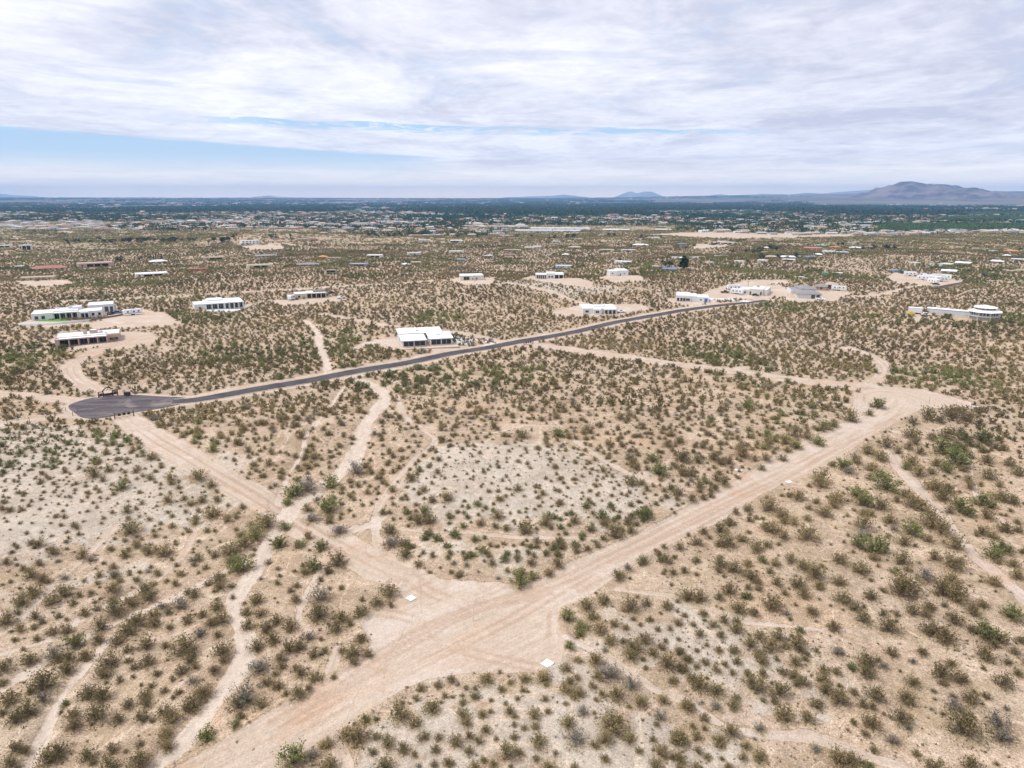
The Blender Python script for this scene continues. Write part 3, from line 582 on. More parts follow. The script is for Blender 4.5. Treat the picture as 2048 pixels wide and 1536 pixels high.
def sheet(name, Q, mat, lift=0.08, step=2.0, skirt=True, base=h_base):
    bm = bmesh.new(); vs = [bm.verts.new((x, y, 0)) for x, y in Q]; f = bm.faces.new(vs); f.normal_update()
    if f.normal.z < 0: f.normal_flip()
    bmesh.ops.triangulate(bm, faces=bm.faces[:])
    for _ in range(7):
        e = [e for e in bm.edges if e.calc_length() > step]
        if not e or len(bm.faces) > 30000: break
        bmesh.ops.subdivide_edges(bm, edges=e, cuts=1); bmesh.ops.triangulate(bm, faces=bm.faces[:])
    if skirt:
        ed = [e for e in bm.edges if e.is_boundary]; r = bmesh.ops.extrude_edge_only(bm, edges=ed); low = {v for v in r['geom'] if isinstance(v, bmesh.types.BMVert)}
    else: low = set()
    bm.verts.ensure_lookup_table(); co = np.array([(v.co.x, v.co.y) for v in bm.verts]); z = base(co[:, 0], co[:, 1])
    for v, zz in zip(bm.verts, z): v.co.z = zz+(lift if v not in low else -0.35)
    me = bpy.data.meshes.new(name); bm.to_mesh(me); bm.free(); me.materials.append(mat); o = bpy.data.objects.new(name, me); COL.objects.link(o); return o
def smooth_poly(Q, n=5):
    out = []; k = len(Q)
    for i in range(k):
        p0, p1, p2, p3 = Q[i-1], Q[i], Q[(i+1) % k], Q[(i+2) % k]
        for j in range(n): t = j/n; out.append(0.5*((2*p1)+(p2-p0)*t+(2*p0-5*p1+4*p2-p3)*t*t+(3*p1-p0-3*p2+p3)*t**3))
    return np.array(out)
road = tag(ribbon('paved_road', ASPHALT, 3.4, M['asphalt'], 0.10), kind='structure')
court = tag(sheet('paved_turnaround', smooth_poly(CULDESAC), M['asphalt'], 0.085, 3.0), kind='structure')
a = court.data.attributes.new('court', 'FLOAT', 'POINT'); a.data.foreach_set('value', np.ones(len(court.data.vertices), np.float32))
tag(sheet('gravel_driveway', smooth_poly(GRAVEL_DRIVE, 3), M['gravelwhite'], 0.06, 3.0), kind='structure')
FAR_ROAD = line([(1870, 578), (1900, 571), (1935, 565)]); tag(ribbon('paved_street', FAR_ROAD, 3.2, M['asphalt'], 0.35), kind='structure')

# ------------------------------------------------------------------ far mountains
def mountain(name, prof, dist, depth, mat, seed, base_z=0.0, rough=0.16, nx=220, ny=50):
    "prof: (pixel x, pixel y) of the skyline, standing dist metres away"
    xs = np.array([ (p_[0]-1024)/FPX*dist for p_ in prof]); zs = np.array([CAM_H+dist*math.tan(math.atan((768-p_[1])/FPX)-PITCH)/1.0 for p_ in prof])
    X = np.linspace(xs[0], xs[-1], nx); T = np.linspace(-1, 1, ny); XX, TT = np.meshgrid(X, T)
    H = np.interp(XX, xs, zs-base_z); H = np.maximum(H, 0)
    wl = dist*0.02
    rid = 1-np.abs(fbm(XX/wl, TT*depth/wl, seed, 4)-.5)*2
    fall = np.maximum(1-np.abs(TT)**1.15, 0)
    Zm = H*fall*(1-rough*4*np.abs(TT)*(rid-.75)) + (fbm(XX/(wl*.3), TT*depth/(wl*.3), seed+3, 3)-.5)*H.max()*0.10*(fall > 0)*np.minimum(np.abs(TT)*4, 1)
    Zm = np.where(np.abs(TT) > 0.985, -60, Zm)
    V = np.stack([XX, dist+TT*depth, Zm+base_z], -1).reshape(-1, 3)
    F = [(j*nx+i, j*nx+i+1, (j+1)*nx+i+1, (j+1)*nx+i) for j in range(ny-1) for i in range(nx-1)]
    return tag(mesh_obj(name, V, F, mat, smooth=True), kind='structure')
def rock_mat(name, c1, c2, sc):
    m, b, p = new_mat(name); pos = b.n('ShaderNodeNewGeometry').outputs['Position']; n = b.noise(pos, sc, 6, 0.65)
    b.set(p.inputs['Base Color'], b.mix(b.ramp(n, 0.38, 0.62), c1, c2)); p.inputs['Specular IOR Level'].default_value = 0.05; return m
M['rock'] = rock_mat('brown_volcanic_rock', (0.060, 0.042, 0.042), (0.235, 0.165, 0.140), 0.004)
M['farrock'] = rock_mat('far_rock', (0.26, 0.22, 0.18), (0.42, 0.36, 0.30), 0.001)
mountain('mountain', [(1520, 409), (1600, 403), (1670, 396), (1720, 386), (1740, 378), (1760, 369), (1776, 363.5), (1786, 362), (1797, 365), (1808, 368), (1822, 368.5), (1836, 367.5), (1852, 368), (1866, 372), (1880, 374), (1900, 381), (1925, 388), (1960, 393), (2050, 401), (2140, 409)], 9200, 1700, M['rock'], 5, rough=0.34)
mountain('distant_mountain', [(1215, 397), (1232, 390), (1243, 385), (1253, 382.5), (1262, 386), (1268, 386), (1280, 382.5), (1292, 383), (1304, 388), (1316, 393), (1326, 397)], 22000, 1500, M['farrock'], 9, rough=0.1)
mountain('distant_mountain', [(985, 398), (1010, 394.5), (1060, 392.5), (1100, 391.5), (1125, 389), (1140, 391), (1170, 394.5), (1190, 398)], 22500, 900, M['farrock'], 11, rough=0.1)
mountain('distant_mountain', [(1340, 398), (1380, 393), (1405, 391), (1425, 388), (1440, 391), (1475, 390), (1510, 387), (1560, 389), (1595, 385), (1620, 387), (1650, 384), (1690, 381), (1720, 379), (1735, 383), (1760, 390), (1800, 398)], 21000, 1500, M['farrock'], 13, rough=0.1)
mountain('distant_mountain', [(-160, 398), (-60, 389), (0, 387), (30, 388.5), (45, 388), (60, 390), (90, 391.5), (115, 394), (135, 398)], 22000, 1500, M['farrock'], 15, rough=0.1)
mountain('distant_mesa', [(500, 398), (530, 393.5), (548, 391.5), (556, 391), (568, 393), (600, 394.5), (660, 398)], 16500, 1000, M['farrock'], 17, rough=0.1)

# ------------------------------------------------------------------ the air
hz = Geo().box(-24600, 24600, -24600, 24600, -75, 420).make('haze', []); tag(hz, kind='stuff')
hm = bpy.data.materials.new('thin_blue_haze'); hm.use_nodes = True; hm.node_tree.nodes.clear(); b = NB(hm.node_tree)
pv = b.n('ShaderNodeVolumePrincipled'); pv.inputs['Color'].default_value = (0.33, 0.60, 1.0, 1); pv.inputs['Density'].default_value = 7.3e-5; pv.inputs['Anisotropy'].default_value = 0.0
ou = b.n('ShaderNodeOutputMaterial'); hm.node_tree.links.new(pv.outputs[0], ou.inputs['Volume']); hz.data.materials.clear(); hz.data.materials.append(hm)
# ------------------------------------------------------------------ houses
CLEAR = []
def face_cam(p): return -math.atan2(p.x, p.y)
def place(px0, px1, yb, rot=0.0, sink=0.25):
    sc, p = scale_at((px0+px1)/2, yb); return sc, p, face_cam(p)+R(rot)
class House:
    "local frame: x to the right, y away from the viewer, z up; every part is its own mesh under one Empty"
    def __init__(s, px0, px1, yb, label, rot=0, wall='white', roof='roofwhite', cat='house', name='house', group=None, clear=1.0, z=None, zs=.84):
        sc, p, rz = place(px0, px1, yb, rot); s.w = (px1-px0)*sc/max(math.cos(R(rot)), .5); s.sc = sc
        s.root = empty(name, (p.x, p.y, p.z if z is None else z), rz); tag(s.root, label, cat, group); s.W = M[wall]; s.Rf = M[roof]
        s.gw = Geo(); s.gp = Geo(); s.gr = Geo(); s.p = p; s.rz = rz; s.maxd = 6
        s.clear = clear; s.root.scale = (1, 1, zs)
    def block(s, x0, x1, y0, y1, h, rim=0.3):
        s.maxd = max(s.maxd, y1); t = 0.25
        s.gw.box(x0, x1, y0, y1, -2.0, h-rim)
        for a in ((x0, x1, y0, y0+t), (x0, x1, y1-t, y1), (x0, x0+t, y0+t, y1-t), (x1-t, x1, y0+t, y1-t)): s.gp.box(*a, h-rim, h)
        s.gr.box(x0+t+.003, x1-t-.003, y0+t+.003, y1-t-.003, h-rim-.1, h-rim+.06); return s
    def shed(s, x0, x1, y0, y1, h0, h1, over=0.5):
        "low-slope metal roof: height h0 at y0, h1 at y1"
        s.maxd = max(s.maxd, y1); f = lambda x, y: h0+(h1-h0)*(y-y0)/(y1-y0)
        s.gw.prism([(x0, y0), (x1, y0), (x1, y1), (x0, y1)], -2.0, 0, 0, lambda x, y: f(x, y)-.02)
        g = s.gr; k = len(g.v); X = (x0-over, x1+over); Y = (y0-over, y1+over)
        v = [(x, y, f(x, y)+dz_) for dz_ in (0, .22) for y in Y for x in X]
        g.add(v, [(0, 2, 3, 1), (4, 5, 7, 6), (0, 1, 5, 4), (2, 6, 7, 3), (0, 4, 6, 2), (1, 3, 7, 5)]); return s
    def hip(s, x0, x1, y0, y1, h, rise, over=0.7, walls=True, gable=False):
        s.maxd = max(s.maxd, y1)
        if walls: s.gw.box(x0, x1, y0, y1, -2.0, h)
        X0, X1, Y0, Y1 = x0-over, x1+over, y0-over, y1+over; c = (Y0+Y1)/2; k = (Y1-Y0)/2 if not gable else 0.0
        if X1-X0 < 2*k: k = (X1-X0)/2-.01
        v = [(X0, Y0, h), (X1, Y0, h), (X1, Y1, h), (X0, Y1, h), (X0+k, c, h+rise), (X1-k, c, h+rise)]
        v2 = [(a, b_, z-.15) for a, b_, z in v[:4]]
        s.gr.add(v+v2, [(0, 1, 5, 4), (1, 2, 5), (2, 3, 4, 5), (3, 0, 4), (6, 7, 1, 0), (7, 8, 2, 1), (8, 9, 3, 2), (9, 6, 0, 3), (9, 8, 7, 6)]); return s
    def portal(s, x0, x1, y0, y1, h, cols, ceil=0.55, backwin=True, cw=0.4, door='screen', roof=True):
        "a covered porch: slab on columns before the set-back wall"
        if roof:
            s.gp.box(x0, x1, y0, y1, h-ceil, h-.002); s.gr.box(x0+.2, x1-.2, y0+.2, y1-.2, h-.001, h+.05)
        for i in range(cols):
            x = x0+cw/2+(x1-x0-cw)*i/max(1, cols-1); box('column', s.W, s.root, x-cw/2, x+cw/2, y0+.05, y0+.05+cw, -2, h-ceil-.003)
        if backwin:
            n = max(1, cols-1)
            for i in range(n):
                a = x0+(x1-x0)*(i+.12)/n; b_ = x0+(x1-x0)*(i+.88)/n; s.glass('sliding_door', a, b_, y1-.06, 0.05, h-ceil-.5, door)
        return s
    def glass(s, nm, x0, x1, y, z0, z1, mat='glass', frame=True):
        g = box(nm, M[mat], s.root, x0, x1, y-.05, y+.04, z0, z1)
        if frame:
            fr = Geo(); t = .09; fr.box(x0-t, x1+t, y-.08, y-.052, z1, z1+t).box(x0-t, x1+t, y-.08, y-.052, z0-t, z0).box(x0-t, x0, y-.08, y-.052, z0, z1).box(x1, x1+t, y-.08, y-.052, z0, z1)
            if x1-x0 > 1.6: fr.box((x0+x1)/2-.04, (x0+x1)/2+.04, y-.08, y-.052, z0, z1)
            fr.make('frame', s.W, g)
        return g
    def window(s, x, y=0.0, w=1.3, z=1.0, h=1.3): s.glass('window', x-w/2, x+w/2, y, z, z+h); return s
    def sidewin(s, x, y, w=1.2, z=1.0, h=1.3, sgn=-1):
        g = box('window', M['glass'], s.root, x-.05, x+.05, y-w/2, y+w/2, z, z+h); return s
    def garage(s, x0, x1, y=0.0, h=2.5, mat='offwhite'):
        g = box('garage_door', M[mat], s.root, x0, x1, y-.05, y+.02, 0.02, h); 
        for k in range(1, 4): box('rib', s.W, g, x0, x1, y-.07, y-.052, h*k/4-.03, h*k/4+.03)
        return s
    def vent(s, x, y, z, w=.9, h=.7, mat='metal'): box('rooftop_unit', M[mat], s.root, x-w/2, x+w/2, y-w/2, y+w/2, z, z+h); return s
    def done(s):
        for g, nm, m_ in ((s.gw, 'walls', s.W), (s.gp, 'parapet', s.W), (s.gr, 'roof', s.Rf)):
            if g.v: g.make(nm, m_, s.root)
        a = s.rz; cx_, cy_ = s.p.x-math.sin(a)*s.maxd/2, s.p.y+math.cos(a)*s.maxd/2
        CLEAR.append((cx_, cy_, (s.w/2+1.5)*s.clear, (s.maxd/2+3)*s.clear)); return s

# white L-plan house by the paved road
H = House(806, 905, 692, 'white L-plan house with two metal-roofed wings beside the paved road', rot=8, roof='roofwhite')
w = H.w; H.shed(0-w/2, -w/2+w*.46, 0.0, 9, 3.1, 3.9); H.shed(w*.06, w/2, 0.6, 10, 3.3, 4.2); H.shed(-w/2, w*.36, 10.6, 19, 4.3, 4.9, .6)
for a, b_ in ((-w/2+.5, -w/2+w*.22), (-w/2+w*.24, -w/2+w*.45)): H.glass('screened_porch', a, b_, -.04, .4, 2.7, 'screen')
for a, b_ in ((w*.08, w*.27), (w*.29, w*.48)): H.glass('screened_porch', a, b_, .55, .4, 2.9, 'screen')
H.glass('sliding_door', -w*.03, w*.05, 10.4, .1, 2.6); H.sidewin(-w/2-.01, 3.5, 1.0, .8, 1.7); H.sidewin(-w/2-.01, 12.5, 1.6, .5, 2.2); H.sidewin(-w/2-.01, 6.2, .7, 1.2, 1.0); H.sidewin(w*.06-.01, 4, 1.6, .5, 2.0)
H.vent(-w*.12, 14, 4.5, 1.0, .9); H.vent(w*.26, 5.5, 3.8); H.done()
box('patio', M['patio'], H.root, -w/2-6, w/2+2, -5, -.1, -2, -.02); 
pt = empty('patio_wall', H.root.location, H.rz); tag(pt, 'low tan retaining wall edging the patio of the white L-plan house', 'wall')
Geo().box(-w/2-6.3, w/2+2.3, -5.3, -5.02, -2, .25).box(-w/2-6.3, -w/2-6.02, -5.02, 8, -2, .2).make('wall', M['tan'], pt)
# pink house with a five-column porch, far left
H = House(122, 233, 689, 'long pink-tan adobe house with a white roof and an open five-column porch', rot=-4, wall='pink')
w = H.w; H.block(-w/2, w/2, 3.4, 15, 4.0).block(-w/2, -w/2+1.2, .2, 3.4, 3.7).block(w*.30, w/2, 1.6, 3.4, 3.9); H.portal(-w/2+1.2, w*.30, .1, 3.4, 3.7, 6); H.block(w*.02, w*.14, 8, 12, 5.6); H.window(w*.36, 1.6).window(w*.44, 1.6)
H.vent(w*.2, 9, 4.0, 1.4, .8); H.vent(-w*.05, 8, 4, 1.4, 2.0, 'tan'); H.vent(w*.28, 6, 4.0, .8, .6); H.done()
# big white house with lawn
H = House(78, 216, 637, 'large white modern house with a green lawn and a triple garage wing, upper left', rot=-5)
w = H.w; H.block(-w/2, -w*.24, 0, 14, 4.3).block(-w*.24, w*.06, 3.5, 16, 4.6).block(w*.06, w*.36, 0.5, 12, 3.9).block(w*.16, w*.50, 17, 30, 4.8).block(-w*.02, w*.10, 9, 14, 5.8)
H.portal(-w*.24, w*.06, .6, 3.5, 4.0, 5, door='glass'); H.portal(w*.09, w*.2, -.9, .5, 3.5, 3, door='glass')
for f in (-.44, -.36): H.window(w*f, 0, 1.5, .9, 1.9)
for f in (.25, .33): H.window(w*f, .5, 1.2, .9, 1.7)
H.garage(w*.38, w*.43, 17, 3.2, 'screen'); H.garage(w*.45, w*.49, 17, 3.2, 'screen'); H.vent(-w*.05, 12, 4.6, 1.6, 1.2); H.vent(w*.0, 14, 4.6, 1.4, 1.0); H.vent(-w*.2, 13, 4.6, 1, .8); H.done()
lawn = sheet('lawn', smooth_poly(poly([(70, 642), (78, 636), (108, 634), (136, 637), (142, 641), (120, 643)]), 3), M['lawn'], .07, 2.0); tag(lawn, kind='structure')
mu = sheet('mulch_bed', smooth_poly(poly([(140, 641), (152, 637), (176, 636), (182, 640)]), 2), M['mulch'], .06, 2.0); tag(mu, kind='structure')
Lw = line([(40, 652), (70, 650), (120, 648), (182, 642)], 3)
yw = ribbon('yard_wall', Lw, .2, M['concrete'], 1.0, 1, .0); tag(yw, 'low pale concrete wall running below the green lawn of the large white house', 'wall')
Lw = line([(182, 641), (215, 636), (255, 628), (258, 621)], 3)
yw = ribbon('yard_wall', Lw, .25, M['brown'], .9, 1, .0); tag(yw, 'brown stone wall beside the camper drive at the large white house', 'wall')
# white curved-porch house
H = House(395, 486, 619, 'white flat house with a long glassy porch and curved terrace wall', rot=6)
w = H.w; H.block(-w/2, -w*.28, 1, 14, 4.2).block(-w*.28, w/2, 4.4, 17, 4.6).block(-w*.2, w*.12, 9, 18, 5.3); H.portal(-w*.28, w*.10, .8, 4.4, 4.2, 4, door='glass'); H.portal(w*.10, w/2, .2, 4.4, 4.3, 5, door='glass'); H.window(-w*.4, 1, 1.0, 1.2, 1.2); H.done()
tr = sheet('terrace', smooth_poly(poly([(408, 619), (430, 624), (470, 622), (494, 614), (484, 612), (420, 617)]), 3), M['concrete'], .12, 3.0); tag(tr, kind='structure')
yw = ribbon('terrace_wall', line([(405, 621), (430, 627), (470, 625), (500, 614), (508, 608)], 4), .22, M['tan'], .7, 1, 0); tag(yw, 'curved tan wall round the terrace of the white glassy house', 'wall')
# house with solar panels
H = House(591, 652, 597, 'cream flat house with solar panels and a dark porch', rot=3, wall='cream', roof='roofpale')
w = H.w; H.block(-w/2, -w*.12, 0, 11, 3.8).block(-w*.12, w/2, 3, 12, 4.1); H.portal(-w*.12, w/2, .1, 3, 3.9, 5, door='screen'); H.window(-w*.36, 0, 1.2, 1, 1.5)
for i in range(6):
    x = w*.1+i*1.7
    g = Geo(); g.add([(x, 5.0, 4.15), (x+1.6, 5.0, 4.15), (x+1.6, 6.4, 4.75), (x, 6.4, 4.75), (x, 5.0, 4.05), (x+1.6, 5.0, 4.05), (x+1.6, 6.4, 4.65), (x, 6.4, 4.65)], [(0, 1, 2, 3), (7, 6, 5, 4), (0, 4, 5, 1), (1, 5, 6, 2), (2, 6, 7, 3), (3, 7, 4, 0)]); g.make('solar_panel', M['glass'], H.root)
H.done()
# white house right of centre
H = House(1167, 1236, 629, 'low white flat-roofed house with parapet steps above the paved road, right of centre', rot=10)
w = H.w; H.block(-w/2, -w*.2, 2, 17, 3.6).block(-w*.2, w/2, 2.8, 18, 3.4).block(-w*.2, w*.02, 0, 2.8, 3.3); H.portal(w*.1, w*.46, .3, 2.8, 3.2, 4, door='glass'); H.window(-w*.38, 2, 1.8, 1, 1.3).window(-w*.1, 0, 1.8, 1, 1.3); H.sidewin(-w/2-.01, 9); H.vent(w*.2, 10, 3.4); H.block(-w*.15, w*.15, 7, 13, 4.0); H.done()
# white and glass house
H = House(1353, 1416, 604, 'white house with four dark window bays beside a long white driveway', rot=2, roof='roofpale', zs=.66)
w = H.w; H.block(-w/2, -w*.06, 0, 16, 5.6).block(-w*.06, w*.14, 1.0, 15, 5.0).block(w*.14, w/2, 0.4, 14, 4.4)
for f in (-.44, -.34, -.25): H.glass('window', w*(f-.035), w*(f+.035), 0, .6, 3.4)
H.glass('window', -w*.2, -w*.08, 0, .9, 3.2); H.window(w*.26, .4, 1.0, 1.6, 1.0); H.glass('door', w*.37, w*.46, .4, 0.05, 3.4, 'tarp'); H.done()
tag(ribbon('concrete_drive', line([(1416, 598), (1440, 599), (1475, 601), (1500, 604)], 4), 3.0, M['concrete'], .25), kind='structure')
# grey house with yard of vehicles
H = House(1476, 1531, 590, 'grey-roofed pale house beside a yard of trailers near the end of the paved road', rot=-8, wall='offwhite', roof='roofpale')
w = H.w; H.block(-w/2, -w*.1, 1.0, 16, 3.8).block(-w*.1, w*.36, 0, 18, 4.6).block(w*.36, w/2, 2, 20, 4.3); H.window(-w*.38, 1.0, 1.2, .9, 1.4).window(-w*.25, 1.0, 1.2, .9, 1.4); H.glass('door', -w*.08, -w*.03, 0, .05, 2.6, 'screen'); H.glass('door', w*.28, w*.33, 0, .05, 2.8, 'screen'); H.vent(w*.1, 12, 4.6, 1.6, 1.4, 'tan'); H.done()
# gable garage compound
H = House(1596, 1640, 597, 'grey gable-roofed garage with two dark doors at the front of the compound', rot=12, wall='white', roof='roofgrey', name='garage_building', cat='garage')
w = H.w; H.hip(-w/2, w/2, 0, 12, 3.4, 2.2); H.garage(w*.08, w*.24, 0, 2.7, 'screen'); H.garage(w*.30, w*.44, 0, 2.7, 'screen'); H.done()
H = House(1583, 1630, 588, 'white low house with grey hipped roof behind the gable garage', rot=14, roof='roofgrey')
w = H.w; H.hip(-w*.1, w/2, 2, 16, 3.6, 2.4); H.block(-w/2, -w*.1, 0, 12, 3.4); H.window(-w*.35, 0).window(-w*.2, 0); H.done()
H = House(1632, 1652, 581, 'small tan house with a brownish hipped roof behind the compound', rot=0, wall='tan', roof='roofgrey'); w = H.w; H.hip(-w/2, w/2, 0, 10, 3.0, 1.8); H.window(0, 0); H.done()
H = House(1652, 1672, 577, 'brown-walled house shaded by trees beside a white trailer', rot=0, wall='brown', roof='rooftan'); w = H.w; H.hip(-w/2, w/2, 0, 9, 3.0, 1.8); H.window(-w*.2, 0).window(w*.2, 0); H.done()
# two-tier octagonal house with a long white building
sc, p, rz = place(1935, 1998, 643); R1 = 63*sc/2
e = empty('octagonal_house', p, rz); tag(e, 'octagonal white house with two tiered white roofs and a raised veranda at far right', 'house')
def octa(r, off=.393): return [(r*math.cos(off+i*math.pi/4), R1+r*math.sin(off+i*math.pi/4)) for i in range(8)]
def octroof(g, r0, z0, r1, z1):
    a = [(x, y, z0) for x, y in octa(r0)]+[(x, y, z1) for x, y in octa(r1)]+[(x, y, z0-.2) for x, y in octa(r0)]
    g.add(a, [(i, (i+1) % 8, 8+(i+1) % 8, 8+i) for i in range(8)]+[(16+i, 16+(i+1) % 8, (i+1) % 8, i) for i in range(8)]+[tuple(range(8, 16)), tuple(range(23, 15, -1))])
Geo().prism(octa(R1*.80), -2, sc*7.5).make('base_storey', M['grey'], e)
Geo().prism(octa(R1*.92), sc*7.5+.02, sc*7.5+.35).make('deck', M['offwhite'], e)
Geo().prism(octa(R1*.80), sc*7.5+.36, sc*17).make('walls', M['white'], e)
g = Geo(); octroof(g, R1*1.0, sc*17, R1*.60, sc*20.3); g.make('roof', M['roofwhite'], e)
Geo().prism(octa(R1*.58), sc*20.0, sc*24.9).make('clerestory', M['white'], e)
g = Geo(); octroof(g, R1*.70, sc*25, R1*.22, sc*28.2); g.make('roof', M['roofwhite'], e)
ap = R1*.80*math.cos(math.pi/8)
for k in range(8):
    th = -math.pi/2+k*math.pi/4; nx, ny = math.cos(th), math.sin(th)
    for j in (-1, 0, 1):
        c = Vector((nx*ap, R1+ny*ap, 0))+Vector((-ny, nx, 0))*j*R1*.19; q = Matrix.Rotation(th, 4, 'Z')
        g = Geo().box(-.05, .05, -R1*.06, R1*.06, sc*10, sc*14.6); o = g.make('window', M['glass'], e); o.location = (c.x, c.y, 0); o.rotation_euler = (0, 0, th)
    ap2 = R1*.58*math.cos(math.pi/8)
    for j in (-1, 1):
        c = Vector((nx*ap2, R1+ny*ap2, 0))+Vector((-ny, nx, 0))*j*R1*.12; o = Geo().box(-.05, .05, -R1*.09, R1*.09, sc*21.6, sc*24.2).make('window', M['glass'], e); o.location = (c.x, c.y, 0); o.rotation_euler = (0, 0, th)
    x, y = octa(R1*.89)[k]; o = Geo().box(-.15, .15, -.15, .15, -2, sc*16.9).make('column', M['white'], e); o.location = (x, y, 0)
rg = Geo(); P8 = octa(R1*.91)
for k in range(8):
    a = Vector((*P8[k], sc*7.5+.36)); b2 = Vector((*P8[(k+1) % 8], sc*7.5+.36)); rg.tube(a+Vector((0, 0, 1)), b2+Vector((0, 0, 1)), .05, n=4)
    for j in range(6): q = a.lerp(b2, j/6); rg.tube(q, q+Vector((0, 0, 1)), .03, n=4)
rg.make('railing', M['white'], e); CLEAR.append((p.x, p.y+R1, R1+2, R1+2))
H = House(1860, 1946, 630, 'very long white windowless metal building left of the octagonal house', rot=-6, wall='metal', roof='roofwhite', name='metal_building', cat='building'); w = H.w; H.hip(-w/2, w/2, 0, 5, 3.1, .4, .2, gable=True)
for k in range(1, 24): x = -w/2+w*k/24; box('siding_rib', M['white'], H.root, x-.05, x+.05, -.06, -.002, 0, 3.0)
H.garage(-w*.44, -w*.38, -.06, 2.6, 'offwhite'); H.done()
H = House(1817, 1841, 628, 'white box trailer standing by a yellow machine at the far right yard', rot=0, wall='white', roof='roofwhite', name='box_trailer', cat='trailer'); w = H.w; H.gw.box(-w/2, w/2, 0, 3, .9, 3.9); H.gr.box(-w/2-.05, w/2+.05, -.05, 3.05, 3.9, 4.0)
for x in (-.3, .15): H.root; Geo().tube((x*w, -.1, .5), (x*w, .35, .5), .5, n=12).make('wheel', M['tyre'], H.root)
H.done()
# house on the knoll with a pergola, and its neighbours
H = House(1070, 1127, 558, 'white house with a long grey carport and black window bays on the middle knoll', rot=0, roof='roofpale', zs=.76)
w = H.w; H.block(-w*.1, w*.18, 2, 16, 5.2).block(w*.18, w/2, 4, 16, 4.6).block(-w/2, -w*.1, 5, 13, 4.2); H.portal(w*.18, w/2, .3, 4, 4.4, 3, door='screen'); H.portal(-w*.46, -w*.1, 1.5, 5, 4.0, 6, door='screen'); H.window(w*.0, 2, 1.3, 1, 1.8).window(w*.1, 2, 1.3, 1, 1.8); H.done()
H = House(1220, 1257, 552, 'plain white blocky house on a bare pad on the middle knoll', rot=12, zs=.7); w = H.w; H.block(-w/2, -w*.1, 0, 12, 5.2).block(-w*.1, w/2, 1.2, 16, 5.8); H.window(-w*.35, 0, .9, 2.4, 1.0).window(w*.3, 1.2, .9, 2, 1.0); H.glass('door', w*.05, w*.1, 1.2, .05, 2.4); H.done()
H = House(921, 968, 561, 'cream house with one broad window opening above a pinkish terrace', rot=5, wall='offwhite', zs=.7); w = H.w; H.block(-w/2, w*.1, 0, 13, 5.0).block(w*.1, w/2, 1.5, 15, 4.8); H.glass('window', -w*.36, -w*.12, 0, .6, 3.8, 'screen'); H.window(w*.02, 0, .8).window(w*.2, 1.5, .9); H.done()
tag(sheet('terrace', poly([(905, 563), (925, 560), (950, 562), (945, 567), (920, 569)]), M['patio'], .15, 4), kind='structure')

